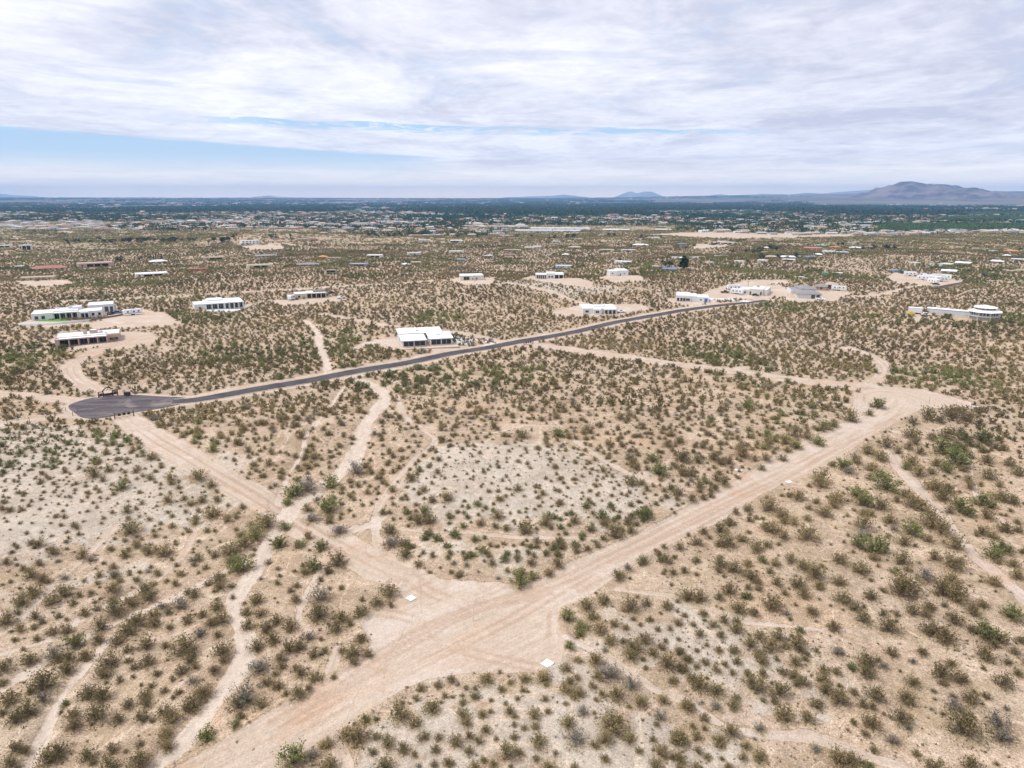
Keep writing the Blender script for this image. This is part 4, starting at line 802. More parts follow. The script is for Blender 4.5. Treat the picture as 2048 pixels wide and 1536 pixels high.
# generic houses of the middle distance: x0, x1, base y, height px, wall, roof, style, label
MID = [
 (66, 127, 541, 13, 'cream', 'roofred', 'hip', 'tan house under a broad red-brown hipped roof at far left'),
 (163, 224, 534, 13, 'pink', 'rooftan', 'flatporch', 'pink flat-roofed house with five dark porch openings at left'),
 (46, 103, 560, 9, 'tan', 'rooftan', 'flat', 'long low brown-roofed house below the red-roofed one at far left'),
 (276, 334, 553, 10, 'offwhite', 'roofwhite', 'flatporch', 'white arcaded house among green bushes at left'),
 (32, 46, 537, 8, 'white', 'roofwhite', 'shed', 'small white shed with a dark opening at far left'),
 (302, 333, 526, 9, 'offwhite', 'roofpale', 'hip', 'pale hip-roofed house in front of the cypress row'),
 (-6, 22, 495, 7, 'white', 'roofwhite', 'flatporch', 'low white house cut by the left edge of the picture'),
 (41, 64, 500, 16, 'offwhite', 'roofpale', 'flatporch', 'pale two-storey house near the left edge'),
 (412, 450, 520, 9, 'tan', 'rooftan', 'flatporch', 'tan house with a shaded porch north of the terracotta one'),
 (377, 415, 542, 6, 'roofred', 'roofred', 'flat', 'low terracotta-walled house half hidden in scrub'),
 (483, 519, 488, 11, 'white', 'roofwhite', 'two', 'white two-storey house with balconies on the ridge'),
 (498, 543, 536, 10, 'cream', 'rooftan', 'flatporch', 'cream flat house with a dark porch in green scrub'),
 (514, 557, 514, 7, 'grey', 'roofgrey', 'hip', 'house under a long dark grey roof'),
 (596, 637, 482, 9, 'tan', 'rooftan', 'garages', 'large tan house with three dark garage doors on the ridge'),
 (598, 637, 532, 9, 'offwhite', 'roofgrey', 'hip', 'house with a brown-grey shingle roof below the orange-roofed one'),
 (636, 653, 517, 9, 'cream', 'rooforange', 'hip', 'small house with a bright orange tiled roof'),
 (653, 680, 519, 5, 'tan', 'rooftan', 'flat', 'low tan wing right of the orange-roofed house'),
 (654, 671, 545, 7, 'maroon', 'rooftan', 'shed', 'maroon shed beside two white trucks'),
 (697, 733, 532, 7, 'bluemetal', 'rooftan', 'flatporch', 'long blue-grey house with a tan roof edge'),
 (733, 763, 515, 8, 'white', 'roofwhite', 'flatporch', 'white house with a bright white roof and lilac shaded front'),
 (816, 843, 511, 9, 'offwhite', 'roofwhite', 'flat', 'white adobe house, left of a matching pair'),
 (898, 926, 507, 8, 'offwhite', 'roofwhite', 'flat', 'white adobe house, right of a matching pair'),
 (822, 842, 528, 6, 'cream', 'rooftan', 'flatporch', 'small cream house beside a round shed'),
 (808, 819, 531, 7, 'white', 'roofpale', 'hip', 'small pale round-topped shed'),
 (911, 931, 522, 5, 'bluemetal', 'roofpale', 'flat', 'low blue-white flat house in dark scrub'),
 (968, 987, 515, 6, 'grey', 'roofpale', 'flatporch', 'small grey house with a dark front in scrub'),
 (837, 859, 484, 7, 'offwhite', 'roofwhite', 'flat', 'pale adobe house on the far ridge'),
 (901, 926, 485, 6, 'white', 'roofpale', 'shed', 'white house with dark garage on the far ridge'),
 (1050, 1083, 498, 8, 'cream', 'roofwhite', 'step', 'cream stepped adobe house with a raised right end'),
 (1137, 1161, 497, 7, 'cream', 'rooftan', 'hip', 'tan house with a low hipped roof'),
 (1174, 1197, 493, 6, 'pink', 'roofred', 'hip', 'pink house with a faded red roof'),
 (1007, 1041, 503, 5, 'tan', 'rooftan', 'flatporch', 'low tan house with dark openings'),
 (1008, 1030, 512, 5, 'pink', 'rooftan', 'flat', 'pinkish low building below the tan house'),
 (1125, 1137, 511, 6, 'white', 'roofpale', 'hip', 'small white building with pale dome-like roof'),
 (1093, 1102, 513, 5, 'white', 'roofwhite', 'flat', 'tiny white shed alone on the scrub plain'),
 (1111, 1143, 536, 8, 'metal', 'roofpale', 'flat', 'long pale blue-white house behind yellow-green brush'),
 (1228, 1262, 527, 7, 'white', 'roofwhite', 'flat', 'white ranch house with a dark tree at its left'),
 (1199, 1226, 503, 6, 'cream', 'rooftan', 'flatporch', 'cream house on the scrub plain right of centre'),
 (1245, 1271, 503, 6, 'metal', 'roofpale', 'flat', 'blue-white long house on the scrub plain'),
 (1266, 1296, 492, 6, 'white', 'roofwhite', 'hip', 'white house with pale hipped roof on the plain'),
 (1322, 1346, 497, 4, 'tan', 'rooftan', 'flat', 'low tan-roofed house by grey-green trees'),
 (1354, 1374, 490, 5, 'grey', 'roofblue', 'hip', 'house with a dark blue roof on the plain'),
 (1343, 1358, 518, 5, 'white', 'roofwhite', 'flat', 'left one of two white mobile homes'),
 (1358, 1373, 518, 6, 'metal', 'roofwhite', 'hip', 'right one of two white mobile homes'),
 (1379, 1396, 518, 6, 'white', 'roofpale', 'flat', 'white mobile home joined to a tan one'),
 (1396, 1410, 517, 5, 'tan', 'rooftan', 'flat', 'tan mobile home joined to a white one'),
 (1428, 1437, 515, 4, 'white', 'roofpale', 'flat', 'small white shed beside a dark green tree'),
 (1440, 1456, 514, 5, 'bluemetal', 'roofgrey', 'hip', 'grey-blue roofed house beside trees'),
 (1468, 1487, 526, 7, 'offwhite', 'roofwhite', 'flat', 'pale house with rounded corners on a rise'),
 (1416, 1427, 528, 5, 'white', 'roofwhite', 'flat', 'small white box-like shed alone in the scrub'),
 (1441, 1467, 488, 6, 'white', 'rooftan', 'flatporch', 'white house with a yard of cars on a bare pad'),
 (1426, 1440, 489, 5, 'grey', 'roofdark', 'shed', 'dark carport left of the white house on the bare pad'),
 (1495, 1524, 483, 4, 'pink', 'rooftan', 'flat', 'long low pinkish wall-like building'),
 (1524, 1538, 483, 3, 'tan', 'rooftan', 'flat', 'short tan building right of the long pinkish one'),
 (1530, 1555, 516, 7, 'pink', 'rooftan', 'hip', 'pinkish house in a grove of dark trees'),
 (1528, 1540, 497, 5, 'white', 'roofpale', 'hip', 'pale house behind dark trees'),
 (1515, 1533, 524, 4, 'white', 'roofwhite', 'flat', 'white low building below the grove'),
 (1327, 1352, 541, 7, 'metal', 'roofblue', 'gable', 'gable house with a metal lean-to and blue roof edge'),
 (1305, 1316, 536, 5, 'white', 'roofwhite', 'flat', 'white trailer home, left of two behind the cypress'),
 (1317, 1328, 537, 6, 'white', 'roofpale', 'flat', 'white trailer home, right of two behind the cypress'),
 (1262, 1281, 541, 5, 'tan', 'rooftan', 'flat', 'tan flat house between green trees'),
 (1610, 1645, 498, 5, 'cream', 'roofpink', 'gable', 'long house with a faded red roof'),
 (1632, 1652, 493, 4, 'teal', 'roofwhite', 'flat', 'teal shed with a white roof'),
 (1662, 1681, 496, 5, 'cream', 'rooforange', 'hip', 'peach hip-roofed house beside a dark tree'),
 (1699, 1720, 497, 5, 'offwhite', 'roofpale', 'hip', 'pale hip-roofed house on the plain at right'),
 (1644, 1666, 506, 5, 'white', 'roofwhite', 'flat', 'white flat-roofed long house at right'),
 (1675, 1696, 508, 5, 'bluemetal', 'roofwhite', 'shed', 'dark blue open shed with a white roof'),
 (1563, 1588, 517, 8, 'offwhite', 'roofpale', 'gable', 'pale gable-roofed building beside a blue-roofed one'),
 (1567, 1589, 523, 5, 'white', 'roofwhite', 'shed', 'white trailer with an open dark end'),
 (1594, 1617, 516, 6, 'tan', 'roofblue', 'gable', 'long building with a blue metal roof'),
 (1617, 1630, 516, 6, 'metal', 'roofpale', 'flat', 'pale metal container beside the blue-roofed building'),
 (1628, 1641, 511, 6, 'white', 'roofwhite', 'hip', 'white shed with stacked vehicles'),
 (1698, 1717, 487, 6, 'cream', 'rooftan', 'step', 'cream stepped house below a pale bare cut'),
 (1522, 1537, 507, 4, 'tan', 'rooftan', 'flat', 'tan shed at the foot of the grove'),
 (1645, 1655, 549, 4, 'teal', 'teal', 'flat', 'green-teal shipping container left of the long white one'),
 (1665, 1683, 550, 4, 'white', 'roofwhite', 'flat', 'long white shipping container'),
 (1598, 1607, 559, 4, 'white', 'roofwhite', 'shed', 'small shed with a black opening in scrub'),
 (1885, 1909, 546, 10, 'metal', 'roofpale', 'gable', 'pale blue metal barn with rounded roof'),
 (1858, 1881, 532, 7, 'white', 'tarp', 'flat', 'white mobile home with a bright blue tarpaulin roof'),
 (1880, 1902, 532, 7, 'offwhite', 'roofpale', 'flatporch', 'long pale building right of the blue tarpaulin'),
 (1913, 1937, 529, 8, 'white', 'roofpale', 'gable', 'white barn with a dark porch at its side'),
 (1980, 2004, 525, 7, 'metal', 'roofpale', 'hip', 'pale metal shed near the right edge'),
 (2024, 2048, 522, 6, 'metal', 'roofpale', 'flatporch', 'pale blue-white house cut by the right edge'),
 (1784, 1812, 545, 5, 'bluemetal', 'bluemetal', 'flat', 'long blue shipping container'),
 (2013, 2036, 546, 10, 'tan', 'rooftan', 'step', 'tan stepped house near the right edge'),
 (2036, 2062, 545, 5, 'tan', 'rooftan', 'flatporch', 'tan wing cut by the right edge of the picture'),
 (2000, 2014, 543, 5, 'tan', 'roofpale', 'flat', 'low tan outbuilding left of the tan stepped house'),
 (2010, 2035, 504, 4, 'cream', 'rooforange', 'hip', 'pale house with a peach-orange roof near the right edge'),
 (1979, 1994, 504, 3, 'white', 'roofpale', 'flat', 'small white house in scrub near the right edge'),
 (2006, 2018, 513, 5, 'white', 'roofwhite', 'hip', 'white shed beside a pale track'),
 (1949, 1967, 501, 4, 'cream', 'rooftan', 'flat', 'pale low house on the far plain at right'),
 (1820, 1838, 529, 5, 'white', 'roofpale', 'flat', 'white tanks and sheds in the scrub at right'),
 (1963, 1972, 551, 4, 'bluemetal', 'roofdark', 'shed', 'dark blue open shed at right'),
 (1840, 1852, 551, 4, 'white', 'roofwhite', 'flat', 'white shed behind the parked campers'),
 (1000, 1026, 473, 3, 'white', 'roofwhite', 'flat', 'long thin white roof on the plain left of centre'),
 (1104, 1118, 485, 3, 'white', 'roofwhite', 'flat', 'tiny white house with dark gaps near centre'),
 (1150, 1165, 480, 4, 'tan', 'roofwhite', 'flat', 'tan house beside a dark round tree near centre'),
 (1180, 1190, 462, 8, 'tan', 'rooftan', 'flat', 'tall tan block building beside the warehouses'),
 (1190, 1203, 463, 6, 'tan', 'rooftan', 'flat', 'lower tan block right of the tall one'),
 (1195, 1207, 472, 3, 'white', 'roofpale', 'flat', 'pale low house near the distant warehouses'),
 (1296, 1318, 477, 3, 'white', 'roofwhite', 'flat', 'white flat house beside a row of dark trees'),
]
def generic(px0, px1, yb, hp, wall, roof, style, label):
    H = House(px0, px1, yb, label, rot=((px0*7+yb*3) % 25)-12, wall=wall, roof=roof, clear=0.8, group=None, zs=.8); w = H.w; h = max(2.4, min(hp*H.sc*.78, 8.5)); d = min(max(7.0, w*.5), 16)
    if style in ('shed', 'flat') and w < 12: d = w*.6; tag(H.root, cat='shed'); H.root.name = 'shed'
    n = max(2, int(w/4.2)); xs = [(-.5+(i+.5)/n)*w*.9 for i in range(n)]
    if style == 'hip':
        h2 = h*.55; H.hip(-w/2, w/2, 0, d, h2, h*.55)
        for x in xs: H.window(x, 0, 1.5, h2*.3, h2*.45)
    elif style == 'gable':
        h2 = h*.62; H.hip(-w/2, w/2, 0, d, h2, h*.45, gable=True)
        for s_ in (-1, 1): H.gw.add([(s_*w/2, 0, h2-.01), (s_*w/2, d, h2-.01), (s_*w/2, d/2, h2+h*.42)], [(0, 1, 2), (2, 1, 0)])
        for x in xs[::2]: H.window(x, 0, 1.4, h2*.3, h2*.4)
    elif style == 'flat':
        H.block(-w/2, w/2, 0, d, h)
        for x in xs: H.window(x, 0, 1.1, h*.32, h*.33)
    elif style == 'flatporch':
        H.block(-w/2, w/2, 2.6, d+2, h).block(-w/2, -w*.28, 0, 2.6, h*.93).block(w*.36, w/2, 0.2, 2.6, h*.93); H.portal(-w*.28, w*.36, .2, 2.6, h*.9, max(3, int(w/6))); H.window(-w*.39, 0, 1.2, h*.3, h*.35)
    elif style == 'step':
        H.block(-w/2, w*.1, 0, d, h*.72).block(w*.1, w/2, 1, d+2, h)
        for x in xs: H.window(x, 0 if x < w*.08 else 1, 1.2, h*.25, h*.3)
    elif style == 'two':
        H.block(-w/2, w/2, 0, d, h*.5).block(-w*.42, w/2, 2.5, d+1, h)
        for x in xs: H.window(x, 0, 1.6, .7, h*.25); H.window(x+.5, 2.5, 1.7, h*.58, h*.25)
    elif style == 'garages':
        H.block(-w/2, w*.1, 0, d, h*.8).block(w*.1, w/2, .6, d, h*.72).block(w*.0, w*.4, 5, d+3, h)
        for k in range(3): H.garage(w*(.14+.11*k), w*(.22+.11*k), .6, h*.45, 'screen')
        for x in (-.4, -.25, -.1): H.window(w*x, 0, 1.3, h*.25, h*.3)
    elif style == 'shed':
        H.gw.box(-w/2, -w/2+.3, 0, d, -2, h*.9).box(w/2-.3, w/2, 0, d, -2, h*.9).box(-w/2+.3, w/2-.3, d-.3, d, -2, h*.9).box(w*.15, w/2-.3, 0, .3, -2, h*.9); H.gr.box(-w/2-.3, w/2+.3, -.3, d+.3, h*.9+.002, h); H.maxd = d
    H.done()
for a in MID: generic(*a)

# ------------------------------------------------------------------ vehicles
def wheels(root, xs, y0, y1, r=.36):
    for x in xs:
        for y in (y0, y1):
            w_ = Geo().tube((x, y-.12, r), (x, y+.12, r), r, n=14).make('wheel', M['tyre'], root)
            Geo().tube((x, y-.14, r), (x, y+.14, r), r*.55, n=10).make('rim', M['carsilver'], w_)
def rounded(g, prof, y0, y1, m=0):
    n = len(prof); v = [(x, y0, z) for x, z in prof]+[(x, y1, z) for x, z in prof]
    g.add(v, [tuple(range(n)), tuple(range(2*n-1, n-1, -1))]+[(i, n+i, n+(i+1) % n, (i+1) % n) for i in range(n)], m); return g
def car(px, py, paint, label, rot=0, cat='car', name='parked_car', group='cars and trucks parked by houses'):
    sc, p = scale_at(px, py); e = empty(name, p, face_cam(p)+R(rot)); tag(e, label, cat, group)
    if cat == 'pickup':
        rounded(Geo(), [(-2.7, .45), (2.7, .45), (2.7, .95), (1.6, 1.05), (1.0, 1.1), (-2.7, 1.1)], -.95, .95).make('body', M[paint], e)
        rounded(Geo(), [(-.7, 1.1), (1.1, 1.1), (.6, 1.78), (-.6, 1.78)], -.85, .85).make('cab', M[paint], e)
        rounded(Geo(), [(-.55, 1.2), (.85, 1.2), (.52, 1.68), (-.5, 1.68)], -.87, .87).make('window', M['glass'], e)
    else:
        rounded(Geo(), [(-2.3, .4), (2.3, .4), (2.35, .8), (1.5, .98), (-2.2, 1.02), (-2.35, .7)], -.92, .92).make('body', M[paint], e)
        rounded(Geo(), [(-1.7, 1.0), (1.2, .98), (.5, 1.55), (-1.3, 1.58)], -.78, .78).make('cab', M[paint], e)
        rounded(Geo(), [(-1.45, 1.05), (.95, 1.03), (.42, 1.48), (-1.2, 1.5)], -.80, .80).make('window', M['glass'], e)
    for s_ in (-.65, .65): Geo().box(2.3, 2.4, s_-.2, s_+.2, .65, .82).make('headlight', M['roofwhite'], e)
    wheels(e, (-1.5, 1.5), -.86, .86); return e
def camper(px, py, label, rot=0, L=8.0, h=3.1, stripe='grey', paint='carwhite', group='white campers and travel trailers', cat='camper'):
    sc, p = scale_at(px, py); e = empty('travel_trailer', p, face_cam(p)+R(rot)); tag(e, label, cat, group); L2 = L/2
    rounded(Geo(), [(-L2, .7), (L2-.3, .7), (L2, 1.1), (L2, h-.5), (L2-.5, h), (-L2+.3, h), (-L2, h-.4)], -1.2, 1.2).make('body', M[paint], e)
    Geo().box(-L2+.4, L2-.4, -1.215, -1.202, 1.15, 1.4).make('stripe', M[stripe], e)
    for x in (-L2*.55, L2*.1, L2*.6): Geo().box(x-.45, x+.45, -1.23, -1.203, 1.7, 2.4).make('window', M['glass'], e)
    Geo().box(-L2*.25, -L2*.25+.7, -1.24, -1.203, .8, 2.6).make('door', M['offwhite'], e); Geo().box(-.5, .5, -.4, .4, h+.002, h+.3).make('rooftop_unit', M['offwhite'], e)
    Geo().tube((L2-.1, 0, .75), (L2+1.1, 0, .6), .07, n=5).make('tow_bar', M['black'], e)
    for x in (-.5, .4):
        for y in (-1.05, 1.05): Geo().tube((x, y-.12, .38), (x, y+.12, .38), .38, n=12).make('wheel', M['tyre'], e)
    return e
camper(266, 630, 'white camper with blue patches parked on the drive right of the large white house', 12, 9, stripe='tarp')
camper(583, 600, 'small rounded white trailer at the left end of the cream solar-panel house', 60, 5.0, 3.0)
camper(1677, 581, 'white travel trailer with dark windows beside the brown house', 3, 9)
camper(1468, 580, 'white travel trailer, rear one in the yard of the grey-roofed house', 20, 9, 3.4)
camper(1474, 588, 'white travel trailer, front one in the yard of the grey-roofed house', -25, 8, 3.4)
for i, (x, y, r_) in enumerate([(1846, 560, 0), (1858, 558, 15), (1869, 561, -20), (1876, 557, 5), (1882, 563, 30), (1866, 567, -50), (1889, 558, -10), (1820, 552, 10)]):
    camper(x, y, ['white camper at the left end of the far storage yard', 'white camper behind a bus-like one in the far storage yard', 'white camper angled in the middle of the far storage yard', 'tall white camper at the back of the far storage yard',
        'white camper near the right front of the far storage yard', 'short white camper turned endwise in front of the far storage yard', 'white camper at the right end of the far storage yard', 'white camper standing apart left of the far storage yard'][i], r_, 9, 3.6)
car(235, 627, 'carblue', 'dark blue car beside the garage of the large white house', 10)
car(222, 629, 'carblack', 'black car left of the blue one at the large white house', 60)
car(663, 587, 'carblack', 'black car parked right of the cream solar-panel house', 5)
car(682, 597, 'carwhite', 'white pickup parked in the scrub right of the solar-panel house', 20, 'pickup', 'parked_truck')
car(1241, 625, 'carwhite', 'white pickup at the right end of the low white house above the road', 8, 'pickup', 'parked_truck')
car(866, 664, 'carwhite', 'white pickup behind the white L-plan house', 4, 'pickup', 'parked_truck')
car(1450, 586, 'carblack', 'black pickup in the yard of the grey-roofed house', 20, 'pickup', 'parked_truck')
car(1459, 579, 'carred', 'dark red car behind the black pickup in the yard', 0)
car(1511, 592, 'carblack', 'black car in front of the grey-roofed house', -8)
car(1641, 600, 'carwhite', 'white pickup beside the gable garage', -15, 'pickup', 'parked_truck')
car(672, 548, 'carwhite', 'white truck beside the maroon shed', 0, 'pickup', 'parked_truck')
car(1666, 579, 'carred', 'red car left of the white travel trailer by the brown house', 0)
car(1872, 570, 'carblack', 'black car in front of the far storage yard', 0)
car(1852, 631, 'carwhite', 'white car at the left end of the long white metal building', 10)
car(1836, 553, 'carred', 'red flatbed in the far storage yard', 0, 'pickup', 'parked_truck')
# yellow loader
sc, p = scale_at(1822, 632); e = empty('loader', p, face_cam(p)); tag(e, 'yellow machine parked below the white box trailer', 'machine')
Geo().box(-1.6, 1.4, -.8, .8, .6, 1.6).make('body', M['yellow'], e); Geo().box(-.6, .5, -.7, .7, 1.6, 2.6).make('cab', M['yellow'], e); Geo().box(1.7, 2.1, -1, 1, .2, 1.1).make('bucket', M['yellow'], e); Geo().tube((1.0, -.6, 1.2), (1.9, -.6, .8), .12).tube((1.0, .6, 1.2), (1.9, .6, .8), .12).make('arm', M['yellow'], e); wheels(e, (-1.0, 1.0), -.95, .95, .55)

# ------------------------------------------------------------------ pads, poles, gates, fences
def pad(px, py, wpx, dpx, label, rot, h=.45):
    sc, p = scale_at(px, py); p.z = float(h_full(np.array([p.x]), np.array([p.y]))[0]); e = empty('concrete_pad', p, R(rot)); tag(e, label, 'concrete pad', 'white pads beside the dirt road')
    w = wpx*sc; d = w*dpx; g = Geo().box(-w/2, w/2, -d/2, d/2, -.3, h-.06); g.make('base', M['concrete'], e)
    Geo().box(-w/2-.03, -.02, -d/2-.03, d/2+.03, h-.058, h).make('cover', M['padwhite'], e); Geo().box(.02, w/2+.03, -d/2-.03, d/2+.03, h-.058, h).make('cover', M['padwhite'], e)
pad(1095, 1330, 20, .95, 'white concrete utility pad at the lower corner of the clearing', 48, .3)
pad(822, 1197, 16, .95, 'white concrete utility pad at the upper left corner of the clearing', -40, .12)
pad(1578, 965, 12, .9, 'white pad lying on the main dirt road before its upper end', 20, .12)
pad(1477, 941, 14, .6, 'flat white pad just left of the main dirt road among the scrub', -30, .12)
pad(1951, 815, 12, .6, 'white pad at the right tip of the dirt road triangle', -20, .2)
def pole(px, yb, yt, label, mat='wood', r=.14, cross=True, name='utility_pole', cat='utility pole', group='poles standing in the scrub'):
    sc, p = scale_at(px, yb); h = (yb-yt)*sc*1.02; e = empty(name, p, face_cam(p)+.3); tag(e, label, cat, group)
    Geo().tube((0, 0, -.5), (0, 0, h), r, r*.7, 8).make('pole', M[mat], e)
    if cross:
        Geo().box(-1.1, 1.1, -.08, .08, h-.7, h-.55).make('crossarm', M[mat], e)
        for x in (-.95, 0, .95): Geo().tube((x, 0, h-.55), (x, 0, h-.35), .06, n=6).make('insulator', M['carsilver'], e)
pole(1325, 608, 578, 'tall pale pole left of the white house with four window bays', 'palewood')
pole(848, 660, 633, 'wooden pole behind the left half of the white L-plan house'); pole(878, 662, 637, 'wooden pole behind the right half of the white L-plan house')
pole(1235, 608, 582, 'slim pole behind the low white house above the road'); pole(1348, 582, 562, 'slim pole up the slope behind the four-bay house'); pole(1286, 568, 552, 'slim pole below the plain white house on the knoll')
pole(1496, 575, 562, 'slim pole behind the grey-roofed house'); pole(868, 603, 580, 'slim dark pole alone in the middle scrub'); pole(1807, 588, 574, 'slim pole beside the far right pale track'); pole(537, 599, 578, 'slim pole left of the rounded white trailer', cross=False)
pole(1874, 514, 503, 'left of two slim poles on the far right plain'); pole(1878, 518, 506, 'right of two slim poles on the far right plain')
pole(947, 1241, 1209, 'thin pale marker post standing alone in the clearing', 'palewood', .06, False, 'marker_post', 'marker post', None)
pole(884, 720, 714, 'short white roadside marker at the edge of the paved road', 'padwhite', .12, False, 'marker_post', 'marker post', None)
pole(1858, 806, 796, 'thin survey stake at the road junction on the right', 'wood', .05, False, 'survey_stake', 'stake', None)
# arched black iron gate with scrollwork panels at the turnaround
sc, p = scale_at(217, 793); e = empty('iron_gate', p, face_cam(p)+R(4)); tag(e, 'black iron ranch gate with an arched top beam behind the paved turnaround', 'gate'); W2 = 16.5*sc; e.scale = (1, 1, .78)
for s_ in (-1, 1):
    g = Geo(); 
    for x in (s_*W2, s_*(W2-1.3)): g.tube((x, 0, -.4), (x, 0, 2.3), .16, n=6)
    g.box(min(s_*W2, s_*(W2-1.3)), max(s_*W2, s_*(W2-1.3)), -.1, .1, 2.1, 2.35).box(min(s_*W2, s_*(W2-1.3)), max(s_*W2, s_*(W2-1.3)), -.1, .1, .5, .75); g.make('post_frame', M['black'], e)
    Geo().box(min(s_*(W2-.2), s_*(W2-1.1)), max(s_*(W2-.2), s_*(W2-1.1)), -.05, .05, .75, 1.7).make('panel', M['rust'], e)
g = Geo(); pts = [(-W2+1.3, 2.2), (-W2*.55, 2.5), (-W2*.28, 3.3), (-W2*.1, 3.7), (W2*.15, 3.7), (W2*.4, 3.1), (W2*.6, 3.0), (W2-1.3, 2.9)]
for a, b_ in zip(pts, pts[1:]): g.tube((a[0], 0, a[1]), (b_[0], 0, b_[1]), .17, n=6)
for a, b_ in (((-W2*.5, 2.55), (-W2*.1, 2.6)), ((-W2*.1, 2.6), (W2*.1, 3.5)), ((W2*.1, 2.55), (W2*.55, 2.95)), ((-W2*.2, 2.5), (W2*.05, 2.9))): g.tube((a[0], 0, a[1]), (b_[0], 0, b_[1]), .07, n=5)
g.make('arch', M['black'], e)
g = Geo().tube((-W2+1.3, 0, 1.35), (W2-1.3, 0, 1.35), .1, n=6).tube((-W2+1.3, 0, .35), (W2-1.3, 0, .35), .1, n=6); g.make('rail', M['black'], e)
for k in range(8):
    x = -W2+1.3+(2*W2-2.6)*(k+.5)/8; g = Geo()
    for a in range(6):
        t = a*math.pi/3; g.tube((x+.42*math.cos(t), 0, .85+.34*math.sin(t)), (x+.42*math.cos(t+math.pi/3), 0, .85+.34*math.sin(t+math.pi/3)), .09, n=5)
    g.box(x-.2, x+.2, -.05, .05, .7, 1.0); g.make('scroll', M['black'], e)
sc, p = scale_at(255, 792); e = empty('mailbox', p, 0); tag(e, 'black box on the kerb right of the iron gate', 'mailbox'); Geo().box(-.8, .8, -.5, .5, .3, 1.3).make('box', M['black'], e); Geo().tube((0, 0, -.3), (0, 0, .3), .2).make('post', M['wood'], e)
def gate(pxa, ya, pxb, yb, label, n=4, h=1.8):
    a = P(pxa, ya); b_ = P(pxb, yb); d = b_-a; e = empty('pipe_gate', a, math.atan2(d.y, d.x)); tag(e, label, 'gate'); L = math.hypot(d.x, d.y); dz_ = b_.z-a.z
    for x in (0, L): Geo().tube((x, 0, -.4+dz_*x/L), (x, 0, h+dz_*x/L), .16, n=6).make('post', M['wood'], e)
    g = Geo()
    for k in range(n): z = .3+(h-.6)*k/(n-1); g.tube((0, 0, z), (L, 0, z+dz_), .05, n=5)
    g.make('rail', M['rust'], e)
    for k in range(1, 4): x = L*k/4; Geo().box(x-.35, x+.35, -.06, .06, .7, 1.35).make('plate', M['black'], e)
gate(230, 838, 268, 832, 'dark pipe gate across the narrow dirt road below the turnaround')
gate(1048, 691, 1066, 688, 'dark pipe gate at the start of the pinkish dirt road beside the paved road', h=2.2)
def fence(pts, label, step=4.0, h=1.3):
    L = line(pts, 6); s = np.concatenate([[0], np.cumsum(np.hypot(*np.diff(L, axis=0).T))]); k = max(2, int(s[-1]/step)); t = np.linspace(0, s[-1], k); X = np.interp(t, s, L[:, 0]); Y = np.interp(t, s, L[:, 1]); Zf = h_full(X, Y)
    e = empty('wire_fence', (X[0], Y[0], Zf[0])); tag(e, label, 'fence'); q0 = Geo().tube((0, 0, -.3), (0, 0, h), .07, n=5).make('post', M['rust'], e)
    for i in range(1, k): o = q0.copy(); COL.objects.link(o); o.location = (X[i]-X[0], Y[i]-Y[0], Zf[i]-Zf[0])
    for z in (.4, .8, 1.2):
        g = Geo()
        for i in range(k-1): g.tube((X[i]-X[0], Y[i]-Y[0], Zf[i]-Zf[0]+z), (X[i+1]-X[0], Y[i+1]-Y[0], Zf[i+1]-Zf[0]+z), .018, n=3)
        g.make('wire', M['metal'], e)
fence([(115, 815), (130, 822), (146, 832)], 'wire fence curving round the left tip of the paved turnaround')
fence([(146, 832), (100, 838), (40, 845), (-30, 852)], 'wire fence along the lower dirt track at the left edge')
